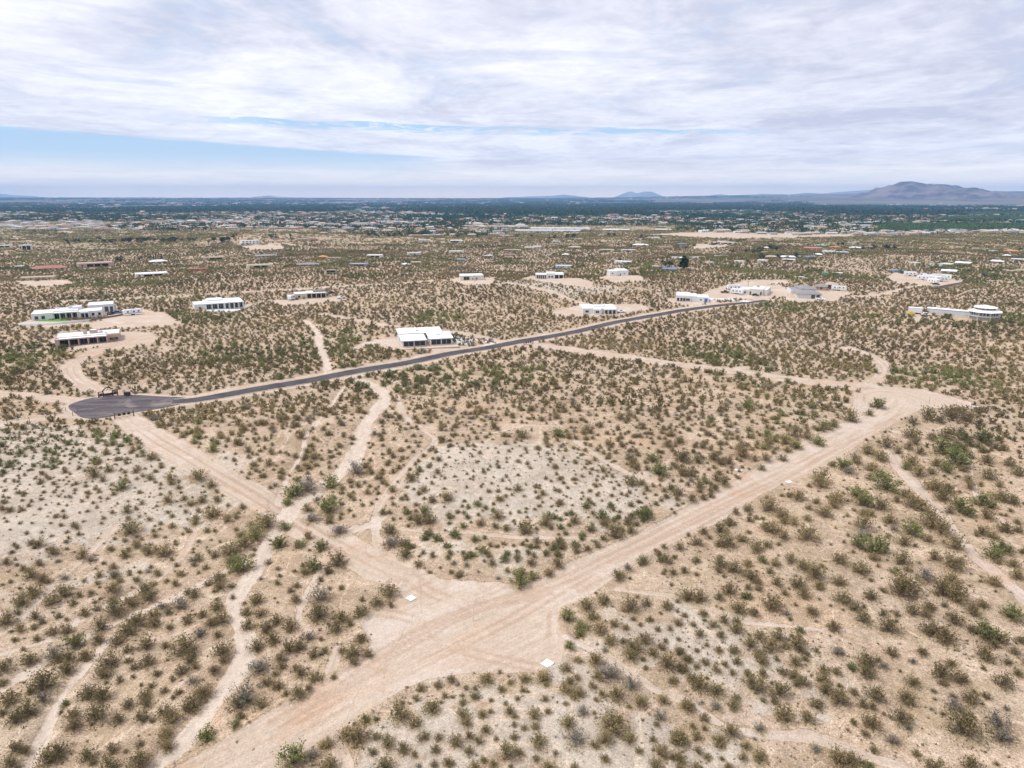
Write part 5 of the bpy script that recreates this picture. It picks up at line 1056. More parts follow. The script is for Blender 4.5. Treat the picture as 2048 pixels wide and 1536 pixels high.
# ------------------------------------------------------------------ plants
def quadleaf(V, F, c, s, rng):
    a = Vector((rng.gauss(0, 1), rng.gauss(0, 1), rng.gauss(0, .7))).normalized(); b_ = a.cross(Vector((rng.gauss(0, 1), rng.gauss(0, 1), rng.gauss(0, 1)))).normalized()
    k = len(V); s1 = s*rng.uniform(.7, 1.3); s2 = s1*rng.uniform(.45, .8)
    V += [tuple(c-a*s1), tuple(c-b_*s2), tuple(c+a*s1), tuple(c+b_*s2)]; F.append((k, k+1, k+2, k+3))
def bush_geo(seed, nst, nl, ls, H=0.78, spread=1.0, stemw=0.010, blades=30, lop=0.0, bare=0.0):
    "a shrub 1 m across: fans of thin stems from one crown, leaves on the outer half, dry grass at the foot"
    rng = random.Random(seed); SV, SF, LV, LF, BV, BF = [], [], [], [], [], []
    lobes = [(rng.uniform(0, 2*math.pi), rng.uniform(.55, 1.0)) for _ in range(rng.randint(3, 5))]
    for i in range(nst):
        a = rng.uniform(0, 2*math.pi); tilt = abs(rng.gauss(0, 1))**0.8*0.62*spread+0.05; tilt = min(tilt, 1.42)
        lob = 0.76+0.24*max(s_*max(0, math.cos(a-la))**2 for la, s_ in lobes)
        L = (0.52+rng.uniform(-.14, .05))*lob/max(math.sin(tilt), 0.52/ (H*1.02)); L = min(L, H*1.15)
        d = Vector((math.cos(a)*math.sin(tilt), math.sin(a)*math.sin(tilt), math.cos(tilt)))
        p0 = Vector((rng.gauss(0, .05), rng.gauss(0, .05), -0.05)); mid = p0+d*L*.55+Vector((rng.gauss(0, .03), rng.gauss(0, .03), .04)); end = p0+d*L+Vector((rng.gauss(0, .04), rng.gauss(0, .04), 0.02))
        if end.z < 0.05: end.z = 0.05+rng.random()*.06
        side = d.cross(Vector((rng.gauss(0, 1), rng.gauss(0, 1), rng.gauss(0, 1)))).normalized()*stemw
        k = len(SV); SV += [tuple(p0-side), tuple(p0+side), tuple(mid-side*.8), tuple(mid+side*.8), tuple(end)]; SF += [(k, k+1, k+3, k+2), (k+2, k+3, k+4)]
        if rng.random() < bare: continue
        for j in range(nl):
            t = rng.random()**0.7; t = 0.30+0.74*t
            q = (p0.lerp(mid, t/.55) if t < .55 else mid.lerp(end, (t-.55)/.45)) + Vector((rng.gauss(0, .035), rng.gauss(0, .035), rng.gauss(0, .03)))
            if q.z < 0.02: q.z = 0.02
            quadleaf(LV, LF, q, ls, rng)
    for i in range(blades):
        a = rng.uniform(0, 2*math.pi); r = 0.18+0.36*math.sqrt(rng.random()); c = Vector((math.cos(a)*r, math.sin(a)*r, -0.03)); w = Vector((-math.sin(a), math.cos(a), 0))*0.014
        e = c+Vector((math.cos(a)*.07+rng.gauss(0, .03), math.sin(a)*.07+rng.gauss(0, .03), rng.uniform(.09, .2))); k = len(BV); BV += [tuple(c-w), tuple(c+w), tuple(e)]; BF.append((k, k+1, k+2))
    return (SV, SF), (LV, LF), (BV, BF)
def me_from(name, parts):
    V, F, MI, MM = [], [], [], []
    for (v, f), mat in parts:
        if not f: continue
        k = len(V); V += v; F += [tuple(i+k for i in q) for q in f]; MI += [len(MM)]*len(f); MM.append(mat)
    me = bpy.data.meshes.new(name); me.from_pydata(V, [], F)
    for m_ in MM: me.materials.append(m_)
    me.polygons.foreach_set('material_index', np.array(MI, np.int32)); me.update(); return me
NEAR = {}   # kind -> list of (foliage mesh, stem mesh)
LOD1, LOD2 = {}, {}   # one-mesh bushes for instancing
specs = {'creosote_bush': ('creo', 0.76, 1.12, 0.0, 58, 10, .034), 'mesquite_bush': ('mesq', 0.74, 1.15, 0.0, 52, 13, .037), 'saltbush': ('greys', 0.62, 1.25, 0.25, 56, 10, .030)}
for kind, (mk, H, spr, bare, ns, nl, ls) in specs.items():
    NEAR[kind] = []; LOD1[kind] = []; LOD2[kind] = []
    for s in range(7):
        st, lf, bl = bush_geo(hash(mk) % 1 + s*13+len(kind), ns, nl, ls, H*(0.9+0.05*(s % 4)), spr, blades=60, bare=bare)
        NEAR[kind].append((me_from('foliage', [(lf, M[mk])]), me_from('stems', [(st, M['stem']), (bl, M['straw'])])))
        LOD1[kind].append(me_from('bush', [(lf, M[mk]), (st, M['stem']), (bl, M['straw'])]))
    for s in range(6):
        st, lf, bl = bush_geo(500+s*7+len(kind), 16, 8, .085, H, spr, 0.018, blades=10, bare=bare)
        LOD2[kind].append(me_from('bush', [(lf, M[mk]), (st, M['stem']), (bl, M['straw'])]))
def clump_mesh(seed, mk, n=14, R_=9.0, low=False):
    rng = random.Random(seed); LV, LF = [], []
    for i in range(n):
        c = Vector((rng.uniform(-R_, R_), rng.uniform(-R_, R_), 0)); w = rng.uniform(.7, 1.5)
        for j in range(14):
            d = Vector((rng.gauss(0, 1), rng.gauss(0, 1), abs(rng.gauss(0, .8)))).normalized(); quadleaf(LV, LF, c+Vector((d.x*w*.7, d.y*w*.7, d.z*w*.95)), w*.38, rng)
    return me_from('clump', [((LV, LF), M[mk])])
CLUMPS = [clump_mesh(s, mk) for s in range(3) for mk in ('creo', 'creo', 'mesq')]
def tuft_mesh(seed, mk='straw', n=16):
    rng = random.Random(seed); V, F = [], []
    for i in range(n):
        a = rng.uniform(0, 6.28); t = rng.uniform(.2, 1.1); c = Vector((rng.gauss(0, .1), rng.gauss(0, .1), -.02)); w = Vector((-math.sin(a), math.cos(a), 0))*.05
        e = c+Vector((math.cos(a)*math.sin(t), math.sin(a)*math.sin(t), math.cos(t)))*rng.uniform(.35, .6); k = len(V); V += [tuple(c-w), tuple(c+w), tuple(e)]; F.append((k, k+1, k+2))
    return me_from('tuft', [((V, F), M[mk])])
TUFTS = [tuft_mesh(1), tuft_mesh(2, 'creo'), tuft_mesh(3, 'greys'), tuft_mesh(4, 'creo')]

def instancer(name, pts, scl, rot, idx, meshes, kind='stuff'):
    "one object: the meshes set out on points by a small geometry-node tree"
    if not len(pts): return
    src = bpy.data.collections.new(name+'_forms')
    for i, me in enumerate(meshes):
        o = bpy.data.objects.new('%s_form_%02d' % (name, i), me); src.objects.link(o)
    me = bpy.data.meshes.new(name); me.vertices.add(len(pts)); me.vertices.foreach_set('co', np.asarray(pts, np.float32).ravel())
    a = me.attributes.new('iscale', 'FLOAT_VECTOR', 'POINT'); a.data.foreach_set('vector', np.asarray(scl, np.float32).ravel())
    a = me.attributes.new('irot', 'FLOAT_VECTOR', 'POINT'); a.data.foreach_set('vector', np.asarray(rot, np.float32).ravel())
    a = me.attributes.new('iidx', 'INT', 'POINT'); a.data.foreach_set('value', np.asarray(idx, np.int32).ravel())
    ob = bpy.data.objects.new(name, me); COL.objects.link(ob)
    ng = bpy.data.node_groups.new(name+'_scatter', 'GeometryNodeTree'); ng.interface.new_socket('Geometry', in_out='INPUT', socket_type='NodeSocketGeometry'); ng.interface.new_socket('Geometry', in_out='OUTPUT', socket_type='NodeSocketGeometry')
    N = ng.nodes; L = ng.links; gi_ = N.new('NodeGroupInput'); go = N.new('NodeGroupOutput'); ci = N.new('GeometryNodeCollectionInfo'); ci.inputs[0].default_value = src; ci.inputs[1].default_value = True; ci.inputs[2].default_value = True
    io = N.new('GeometryNodeInstanceOnPoints'); io.inputs['Pick Instance'].default_value = True
    def na_(nm, t): n = N.new('GeometryNodeInputNamedAttribute'); n.data_type = t; n.inputs[0].default_value = nm; return n.outputs[0]
    L.new(gi_.outputs[0], io.inputs['Points']); L.new(ci.outputs[0], io.inputs['Instance']); L.new(na_('iidx', 'INT'), io.inputs['Instance Index'])
    L.new(na_('iscale', 'FLOAT_VECTOR'), io.inputs['Scale'])
    er = N.new('FunctionNodeEulerToRotation'); L.new(na_('irot', 'FLOAT_VECTOR'), er.inputs[0]); L.new(er.outputs[0], io.inputs['Rotation']); L.new(io.outputs[0], go.inputs[0])
    md = ob.modifiers.new('scatter', 'NODES'); md.node_group = ng
    tag(ob, kind=kind); return ob

# bushes read off the photograph, as (x, y, width[, kind]) in crops of 700 px shown 2048 wide
K_ = 2.9257
def parse(s, ox, oy):
    out = []
    for t in s.replace('\n', ' ').split('/'):
        t = t.strip()
        if not t: continue
        q = t.split(','); k = q[3] if len(q) > 3 else 'c'; out.append((ox+float(q[0])/K_, oy+float(q[1])/K_, float(q[2])/K_, k))
    return out
HAND = parse("""290,35,110/120,150,100/215,100,90/300,115,50/60,225,60/125,312,80/75,385,110/80,450,60/165,395,75/1330,175,90,g/1415,235,85,g/1400,275,70,g/1340,370,60,g/1440,105,90/1545,75,90/1480,165,80/1520,250,90/1580,315,90/1690,110,110/1790,100,70/1600,215,60/1720,190,40/1670,240,50/1815,190,50/1910,110,80/1930,245,40/1780,300,90/1660,325,50/1715,350,110/1825,385,70/1880,345,70/1980,305,35/1860,250,40/1700,400,100/1770,430,50/1950,545,70/1910,440,110/2000,470,80/1990,370,60/2030,420,60/1550,375,45,s/
1580,490,140,s/1490,430,100/1390,440,60/1320,490,70/1705,555,110,s/1345,565,70/1510,520,80/1480,585,60/1385,545,50/1320,605,80/1395,620,90/1620,620,110/1370,650,60/1530,630,50/1755,670,90/1890,660,70/1500,665,40/1320,695,40/1210,580,45/1080,540,70/1190,535,90/995,560,50/860,540,90/935,520,30/570,580,60/655,550,60/470,600,60/735,600,40/790,600,40/945,595,60/615,640,55/445,660,50/660,655,30/715,645,35/785,640,70/540,705,110/1070,605,50/1200,665,50/990,730,70/970,685,35/1040,655,40/1100,620,30/355,740,130/440,800,90/835,750,70/720,750,90/740,805,70/1025,765,40/1215,740,50/1140,750,80/880,740,35/1420,730,80,s/1330,800,90/1380,870,140,s/1600,780,180/1870,750,90,s/850,840,70/1020,815,40/1080,835,50/1140,820,60/150,780,70/90,860,160/215,875,70/280,905,90/190,970,60/490,880,80/580,890,60/680,910,90/755,880,60/810,910,60/915,900,40/1020,885,50/1165,905,100/370,945,80/435,990,50/560,960,60/750,970,60/980,960,110/1050,970,60/1145,1010,50/1490,930,70/1545,895,90/1690,890,80/1750,970,50/1980,890,110/1880,970,100/1965,1005,60/1830,905,50/260,1040,110/635,1030,80/550,1050,50/840,1020,50/900,1040,60/780,1060,80/1220,1060,90/1370,1060,60/1550,1020,60/1850,1050,80/2030,690,80/1990,1060,60""", 680, 1168)
HAND += parse("""70,50,100/150,60,100/260,65,70/325,20,90/370,120,110/470,150,70/570,90,120/650,40,50/495,20,50/660,160,50,s/760,45,80/850,10,50/800,140,80/990,75,100/1060,130,80/1150,55,80/935,230,90/1110,190,90/1220,160,60/1260,220,130/1400,145,80/1490,110,90/1480,165,70/1330,10,120/1570,10,130/1660,35,150/1750,140,90/1800,100,80/1640,190,100/1975,150,120,g/1510,240,120/1590,285,140/1830,250,170,g/1900,300,100/1740,260,60/1820,390,110/1870,340,60/1990,380,60/2030,310,70/1270,385,80/1120,430,110/1120,490,100/1040,470,60,g/960,370,90,s/1395,435,50,s/1230,465,60,s/1400,560,80/1560,490,120/1620,450,60/1680,530,110/1920,550,110/2010,500,70/950,500,60/870,490,70/870,540,90/1180,630,110/1050,620,60/1360,640,110/960,640,130/880,600,90/1100,690,70/1160,710,60/1330,750,120/1160,790,110/1650,700,120,s/1740,660,110/1820,645,60/1700,790,200/1890,770,150,s/1920,850,140,s/1570,745,40/1280,880,100,s/1370,820,60,s/960,990,130/1040,1000,130/1420,970,60/1520,1040,130/1740,1035,110/500,830,70,s/830,930,80,s/640,740,120/780,760,90/830,680,90/620,600,110/580,665,60/720,570,60/700,520,80/760,560,70/640,500,70/520,510,60/470,560,130/430,510,60/245,600,110/150,560,110/110,530,80/340,510,45/360,660,55/250,490,60/295,460,50/180,440,60/130,465,50/40,475,70/80,420,60/275,290,60/260,375,60/350,375,70/190,345,40/370,440,60/130,375,40/30,380,60/150,280,60/110,230,40/175,160,60/290,200,60/230,230,60/360,240,90/60,170,50/20,210,60/500,290,70/610,290,90/560,340,110/720,320,110/440,330,80/650,350,60/500,400,80/515,440,80/600,435,40/710,440,80/780,395,50/735,370,50/85,700,80/175,765,70/110,820,50/30,890,90/130,880,60/180,835,40/330,840,110/260,890,90/265,930,60/140,960,60/195,1000,50/415,940,70/500,1000,90/400,1010,60/275,1010,40/40,1010,80/130,1060,60/320,1060,60/245,695,80,s/165,680,30,s""", 1348, 1168)
HAND += parse("""380,25,110/195,20,110/130,80,110/300,80,90/430,100,55/495,145,75/570,125,50/535,45,50/465,60,50/660,20,90/655,75,60/850,20,100/870,60,80/770,90,90/1050,90,130,s/950,110,80,s/1140,50,80/1190,160,65/1095,195,80/985,155,60/900,160,80/905,210,90/800,190,120/760,240,120/680,130,120/590,220,100/575,300,80/690,310,90/440,310,110,g/205,175,70/340,175,60/250,205,60/40,190,110/100,155,50/120,250,60/200,240,50/310,250,80/390,240,90/215,295,55/85,310,45/320,370,130,s/340,410,80/390,470,100/410,410,80/250,545,170/180,610,60/175,420,90/25,470,90/15,550,70/60,650,120/20,740,60/150,720,130/90,780,100/195,750,60/255,650,90,s/385,685,60,g/355,735,40/425,750,80/500,390,90/640,440,120/750,370,60/755,440,60/790,480,60/610,510,100/850,330,110/970,340,60/870,440,100/1080,345,150/1130,400,90/1120,440,70/1170,270,100,s/990,240,50/1235,210,90/1300,180,90/1275,290,60/1300,370,110/1310,430,60/1250,490,80/915,515,70/1070,500,90/1140,480,60/1130,550,80,s/1010,560,40/520,620,110/595,640,110/700,565,50/780,545,30/965,615,60/885,590,50/1050,620,50/1015,655,40/830,590,30/850,635,80/1180,610,110/1130,680,110/1100,710,70/580,730,140/750,690,80/690,770,90/830,760,90/960,730,90/1010,760,110/890,785,45/540,810,30/860,680,80/1210,865,110,g/970,850,90/980,920,90/60,1030,100/150,960,60/90,950,90/280,1000,120/350,950,120/515,980,100/550,1030,60/660,950,80/820,1010,140/650,1050,100/820,930,60/430,810,100/
1440,620,190,s/1520,450,140,s/1500,340,90/1390,690,90/1530,690,90/1600,310,90/1640,420,70/1560,250,90/1620,200,90/1700,240,90/1530,155,80/1500,70,100/1730,80,70/1880,50,130,s/1870,150,140/1450,220,80/1440,140,70/1270,110,80/1360,60,40/1690,360,80/1750,350,90/1810,290,90,s/1970,240,100/2000,180,90/1840,400,80/1900,380,60/1760,500,90/1850,530,90/1680,640,60/1750,630,90/1810,610,50/1410,760,70/1380,820,60,g/1720,1000,150,g/1830,980,90,s/1920,1040,120/1910,920,90/2030,860,90/1950,540,40/2000,380,50/1630,580,80/1560,560,80/1730,480,60/1650,470,60""", 0, 1168)
HAND += parse("""430,15,90,g/1195,15,80,g/1140,65,60/700,180,90/880,140,80,g/930,130,70/1030,90,90/650,230,80/710,250,80,g/840,230,80,g/660,280,60/550,260,50/630,330,60/535,330,70/470,340,50/320,350,60/390,350,30/230,320,80/140,340,70/45,320,100/400,290,110/250,450,60/290,480,70/230,500,50/150,490,70/50,410,90/110,420,60/20,530,80/100,580,60/170,565,50/215,550,50/510,390,50/1065,345,70/1060,320,60,s/1130,285,90/1205,320,80/1240,240,90/990,370,90,g/1020,400,80,s/925,370,50/860,440,110/860,480,90/790,495,40/1155,380,80/1210,420,80,g/1240,470,140,g/1140,445,50/1310,290,60/1370,265,60/1440,290,70/1410,230,70/1390,185,90/1490,80,110/1400,110,70/1555,115,60/1620,60,110/1720,95,90/1790,120,60/1810,195,120,g/1505,210,60/1590,185,100/1680,175,70/1575,270,120,g/1690,270,60/1720,230,50/1780,255,60/1660,330,140,g/1730,315,60/1390,345,100/1360,380,60,g/1430,405,90/1510,410,60/1530,360,80/1590,390,80,g/1690,395,60/1825,345,70/1830,425,100/1720,450,70/1520,480,110/1600,505,90/1570,545,100/1900,490,50/1730,490,70/1960,360,70/2020,410,90/1930,270,60/1880,260,60/1910,550,100/1990,580,70/1800,570,120,g/1670,600,110,g/1720,640,90,g/1610,640,60/1830,655,90/1860,600,70/1360,535,80/1300,575,60/1070,530,100,g/1110,570,120,g/1210,600,100/1400,590,110/1450,620,80/1500,690,140/1570,740,110/950,570,90/880,640,100/930,600,80/830,590,50/730,555,90/670,550,50/630,555,30/560,605,110/430,625,60/360,655,50/320,700,90/270,740,90/440,690,60/480,680,40/645,655,90/785,625,50/780,685,60/640,700,60/700,710,60/770,770,130/570,740,110/640,790,70/530,735,60/435,765,40/480,850,90/540,840,60/310,820,110/400,800,80/260,840,50/170,765,60/205,800,40/125,820,80/30,855,60/610,835,40/1100,710,110/1100,770,90,s/1105,650,60/1150,655,60/1265,685,90/1285,740,50,s/1390,740,120,g/1340,810,90/1490,800,80/1640,830,110/1180,830,140,g/1075,820,90,g/1170,895,80/980,915,100/1090,970,110/1290,985,60,g/1335,920,100/1520,910,80/1620,930,140/1470,1005,120,s/820,990,120/750,950,90/680,925,70/590,945,70/430,945,70/515,925,60,g/560,995,50/270,940,90/350,970,110/260,990,60/130,930,60/130,1010,40/60,985,60/440,1010,100/490,1050,70/600,1055,70/730,1055,90/850,1070,60/970,1040,90/1340,1060,160/1620,1030,90/1870,1050,90/1800,750,90/1860,780,80/1930,730,100/2010,705,50/2010,750,60/1770,780,40/1870,890,110,g/1910,850,110,g/1955,860,60/1990,950,80/2035,880,50/2010,1010,90/1895,945,50/1970,640,40""", 1348, 800)
HAND += parse("""1940,465,110,g/1800,470,130,s/1720,510,110,g/1680,580,60,g/1800,620,70/1920,600,120,p/1830,670,100,s/1980,740,110,s/1930,695,60/1670,720,70,g/1630,810,110,g/1755,830,70,g/1880,840,90,g/1805,790,60/1980,920,110/1400,930,150,g/1780,990,70/550,415,90/640,400,60/710,490,80,g/1000,450,60/1160,435,90/890,320,70/1240,480,70/620,300,60/1490,760,110,g/1560,690,120/740,640,60/980,570,70/1270,570,60/1180,570,70/1250,640,100/760,730,120/735,885,70/960,870,100/310,870,70/480,895,70/180,1010,80/1060,1000,60/1570,925,60,s/1430,820,100/1350,860,120""", 0, 800)
HAND += parse("""465,400,50,g/95,390,110,s/490,510,60/930,565,60/820,715,60/905,725,60/975,735,60/1080,730,110/1200,700,80/295,740,90/300,810,110,s/250,650,50,y/385,885,90/1050,1040,110,g/1130,1025,70,g/1370,690,70/1470,735,70/1610,760,110/1555,710,70/1700,760,60/1700,460,90/1830,330,80,g/1280,180,90,g/1070,190,80/1870,390,120,g/640,670,60/520,690,90/460,690,80/620,560,80/540,580,60/920,660,80/1270,955,70/1220,1000,70/1380,870,60""", 680, 800)
HAND += [(x_, y_, 5.5, "s") for x_, y_ in ((905, 667), (914, 668), (921, 669.5), (929, 671), (937, 672), (944, 674), (963, 677), (971, 679), (979, 681), (986, 683), (991, 685))]
# one bush belongs to the clearing's edge: two tiny green ones by the pad are in the list above
rngH = random.Random(4); taken = []
KIND = {'c': 'creosote_bush', 'g': 'mesquite_bush', 'p': 'mesquite_bush', 'y': 'mesquite_bush', 's': 'saltbush'}
LAND = [(1095, 1327, 'lower white pad'), (822, 1195, 'upper left white pad'), (1578, 963, 'white pad on the road'), (1477, 939, 'flat white pad by the road'), (1945, 814, 'pad at the road tip'), (947, 1241, 'thin marker post'),
 (575, 1030, 'wash crossing'), (480, 1190, 'wash bend'), (480, 1320, 'lower wash'), (400, 1440, 'bottom of the wash'), (620, 1400, 'lower road edge'), (1150, 1215, 'dark green edge bushes'), (1060, 1160, 'road fork bush'), (1240, 1340, 'thin trail'), (1380, 1410, 'lower thin trail'), (1560, 1475, 'thin trail end'),
 (1480, 1240, 'bare reddish strip'), (1700, 1262, 'bare strip end'), (1800, 940, 'top of the two-rut track'), (1900, 1050, 'two-rut track middle'), (2010, 1165, 'lower two-rut track'), (1720, 820, 'road junction spur'), (1350, 1050, 'main road middle'), (1200, 1140, 'road above the clearing'),
 (1640, 900, 'upper main dirt road'), (250, 1230, 'left dry wash'), (110, 1310, 'far left wash'), (110, 1450, 'bottom left gully'), (385, 1070, 'left slope path'), (430, 950, 'narrow road middle'), (690, 1100, 'lower narrow dirt road'), (330, 890, 'narrow road top'), (130, 950, 'pale left slope'), (60, 1100, 'left slope edge'),
 (730, 870, 'pale wash middle'), (760, 1060, 'trail below the knoll'), (860, 900, 'trail west of the knoll'), (1000, 960, 'grey knoll top'), (960, 1110, 'low knoll'), (1230, 1000, 'knoll right side'), (1200, 1300, 'grey rise by the trail'), (1400, 1280, 'grey rise middle'), (1570, 1340, 'grey rise end'),
 (900, 1440, 'bottom centre gravel'), (1200, 1450, 'lower right gravel'), (720, 1480, 'lower gravel edge'), (1760, 1310, 'open sand'), (1920, 1420, 'sand near the corner'), (1930, 1280, 'right edge sand'), (1780, 1160, 'sand by the big bush'), (1540, 1100, 'slope below the main road'), (620, 1250, 'side gully'), (450, 740, 'left flat above the road'), (560, 690, 'upper wash'), (300, 740, 'drive of the pink house'), (520, 850, 'flat left of the wash'), (900, 770, 'paved road middle'), (640, 810, 'narrow pale path'), (960, 830, 'triangle top left'), (1120, 740, 'pinkish road start'), (1120, 820, 'triangle top'), (1300, 780, 'triangle top right'),
 (1280, 870, 'faint trail right of the knoll'), (1450, 850, 'triangle right side'), (1560, 800, 'pinkish road middle'), (1400, 700, 'scrub above the pinkish road'), (1600, 700, 'short spur track'), (1780, 720, 'curved drive'), (1900, 740, 'scrub right of the curved drive'), (1950, 880, 'far right path'), (60, 820, 'left edge dirt track'), (60, 730, 'far left scrub'), (700, 960, 'wash mouth')]
def place_name(px, py):
    q = min(LAND, key=lambda t: (t[0]-px)**2+((t[1]-py)*1.2)**2); dx_, dy_ = px-q[0], py-q[1]; d = math.hypot(dx_, dy_*1.2)
    if d < 28: return 'at the '+q[2]
    w1 = ('right of' if dx_ > 0 else 'left of') if abs(dx_) > 1.1*abs(dy_) else ('below' if dy_ > 0 else 'above')
    return ('just ' if d < 70 else '')+w1+' the '+q[2]
def size_word(w): return 'tiny' if w < .85 else 'small' if w < 1.3 else 'mid-sized' if w < 1.9 else 'large' if w < 2.7 else 'very large'
ckind = {}
copy_cnt = 0
def make_bush(kind, p, w, label, group, h=None, vi=None):
    "Empty at the foot with two parts; copies share the mesh data"
    fo, stm = NEAR[kind][vi if vi is not None else rngH.randrange(7)]
    e = empty(kind, p, rngH.uniform(0, 6.28)); s = w*rngH.uniform(.95, 1.08); e.scale = (s*1.08, s*1.08, (h or s*rngH.uniform(.82, 1.08)))
    tag(e, label, 'bush', group)
    for nm, me in (('foliage', fo), ('stems', stm)):
        o = bpy.data.objects.new(nm, me); COL.objects.link(o); o.parent = e
    return e
items = []
for (px, py, w, k) in HAND:
    sc, p = scale_at(px, py+w*0.36); items.append([k, w*sc*1.14, p, px, py, w])
items.sort(key=lambda t: -t[5])
adj = {'creosote_bush': 'olive-brown bush', 'mesquite_bush': 'leafy green bush', 'saltbush': 'grey thin-leaved bush'}
gname = {'creosote_bush': 'creosote bushes', 'mesquite_bush': 'mesquite bushes', 'saltbush': 'grey saltbushes'}
EXTRA = {k: [] for k in KIND.values()}    # beyond three hundred of a kind: one stuff object
for (k, wm, p, px, py, w) in items:
    kind = KIND[k]; taken.append((p.x, p.y, wm*.5)); ckind[kind] = ckind.get(kind, 0)+1
    p.z = float(h_full(np.array([p.x]), np.array([p.y]))[0])-0.04
    if ckind[kind] <= 290:
        pl = place_name(px, py)
        if k == 'p': lb, gr = 'pale yellow-green bush beside the wash crossing of the narrow dirt road', None
        elif k == 'y': lb, gr = 'small bright yellow-green bush on the trail west of the gravel knoll', None
        else: lb, gr = '%s %s %s' % (size_word(wm), adj[kind], pl), gname[kind]+' across the desert'
        make_bush(kind, p, wm, lb, gr)
    else: EXTRA[kind].append((p.x, p.y, p.z, wm))

# scattered fill: denser towards the middle distance, absent from roads, tracks, washes and pads
rs = np.random.RandomState(11)
def field(r0, r1, s0, fov=52):
    "jittered candidates with spacing s0 metres inside a sector ahead of the camera"
    n = int(2*r1/s0)+2; gx, gy = np.meshgrid(np.arange(-n//2, n//2+1)*s0, np.arange(-n//2, n//2+1)*s0)
    gx = (gx+rs.uniform(-.5, .5, gx.shape)*s0).ravel(); gy = (gy+rs.uniform(-.5, .5, gy.shape)*s0).ravel(); c_, s_ = math.cos(.62), math.sin(.62); x = gx*c_-gy*s_; y = gx*s_+gy*c_
    r = np.hypot(x, y); a = np.degrees(np.arctan2(np.abs(x), y)); m = (r > r0) & (r < r1) & (a < fov) & (y > 0)
    return x[m], y[m]
def footprint(x, y):
    "ground kept clear by houses, yards and named things"
    m = np.zeros(x.shape, bool)
    for (cx_, cy_, rx_, ry_) in CLEAR: m |= ((x-cx_)/rx_)**2+((y-cy_)/ry_)**2 < 1
    return m
# ------------------------------------------------------------------ trees of the middle distance
def tree_meshes(seed, mk, nb, nl, ls, tall=1.0, conic=False):
    rng = random.Random(seed); LV, LF = [], []; g = Geo(); g.tube((0, 0, -.3), (0, 0, .55*tall), .05, .025, 6)
    for i in range(nb):
        if conic: z = .12+.85*tall*rng.random(); r = .16*(1-z/tall*.8)+.02; c = Vector((rng.gauss(0, .03), rng.gauss(0, .03), z)); rr = r
        else:
            a = rng.uniform(0, 6.28); q = rng.uniform(.05, .33); c = Vector((math.cos(a)*q, math.sin(a)*q, rng.uniform(.32, .78)*tall)); rr = rng.uniform(.13, .22); g.tube((0, 0, .25*tall), tuple(c), .022, .008, 5)
        for j in range(nl):
            d = Vector((rng.gauss(0, 1), rng.gauss(0, 1), rng.gauss(0, .8))).normalized()*rr*rng.uniform(.5, 1.1); quadleaf(LV, LF, c+d, ls, rng)
    return me_from('crown', [((LV, LF), M[mk])]), me_from('trunk', [((g.v, g.f), M['stem'])])
TREES = {'dark': [tree_meshes(s, 'darkg', 9, 34, .055) for s in range(4)], 'green': [tree_meshes(20+s, 'mesq', 9, 30, .055) for s in range(3)], 'cypress': [tree_meshes(40+s, 'darkg', 14, 22, .045, 1.0, True) for s in range(2)], 'fir': [tree_meshes(50+s, 'darkg', 16, 24, .06, 1.0, True) for s in range(2)]}
def tree(kind, px, yb, hpx, label, group, wid=1.0, i=[0]):
    sc, p = scale_at(px, yb); i[0] += 1; cr, tk = TREES[kind][i[0] % len(TREES[kind])]; h = hpx*sc*1.05
    e = empty({'dark': 'round_tree', 'green': 'green_tree', 'cypress': 'cypress_tree', 'fir': 'pine_tree'}[kind], p, i[0]*1.7); h *= 1.3; wx = h*wid*(3.0 if kind == 'fir' else (1.1 if kind == 'cypress' else 1.25)); e.scale = (wx, wx, h*1.05)
    tag(e, label, 'tree', group)
    for nm, me in (('crown', cr), ('trunk', tk)): o = bpy.data.objects.new(nm, me); COL.objects.link(o); o.parent = e
    CLEAR.append((p.x, p.y, wx*.4, wx*.4))
for x in (307, 312, 324): tree('cypress', x, 520, 8 if x != 324 else 9, 'slim dark cypress behind the pale hip-roofed house', 'cypress row behind the pale hip-roofed house')
tree('fir', 1367, 537, 17, 'tallest dark conifer standing alone right of the gable house', None, .9)
for x, h, l in ((1328, 11, 'left of two dark trees behind the gable house'), (1343, 11, 'right of two dark trees behind the gable house')): tree('dark', x, 534, h, l, None)
tree('green', 1283, 543, 10, 'round green tree left of the trailer homes', None, 1.2); tree('green', 1298, 542, 11, 'bright green tree beside the trailer homes', None, 1.1); tree('green', 1263, 536, 6, 'low green tree above the tan flat house', None, 1.3)
tree('dark', 242, 527, 12, 'large round dark tree left of the cypress row', None, 1.1); tree('dark', 280, 521, 8, 'upright dark tree between the round tree and the cypresses', None, .8); tree('dark', 298, 519, 8, 'dark bushy tree touching the cypress row', None)
tree('green', 215, 542, 6, 'olive tree in front of the pink flat-roofed house', None, 1.3); tree('dark', 168, 530, 7, 'round dark tree at the left corner of the pink house', None, 1.1)
tree('dark', 468, 478, 9, 'dark tree left of the white two-storey ridge house', None, 1.0); tree('dark', 456, 478, 5, 'smaller dark tree further left of the two-storey ridge house', None, 1.3); tree('dark', 543, 477, 7, 'round dark tree right of the two-storey ridge house', None, 1.4); tree('dark', 552, 478, 5, 'small dark tree right of the round one by the ridge', None, 1.2)
tree('green', 583, 482, 6, 'yellow-green bushy tree on the ridge', None, 1.8); tree('dark', 582, 475, 6, 'dark tree on the ridge left of the tan garage house', None)
for x, y, h in ((739, 474, 7), (750, 474, 6), (757, 475, 5), (780, 475, 8), (790, 475, 7), (802, 474, 4)): tree('dark', x, y, h, 'dark green tree in the row beyond the left ridge', 'dark trees in the row beyond the left ridge', 1.2)
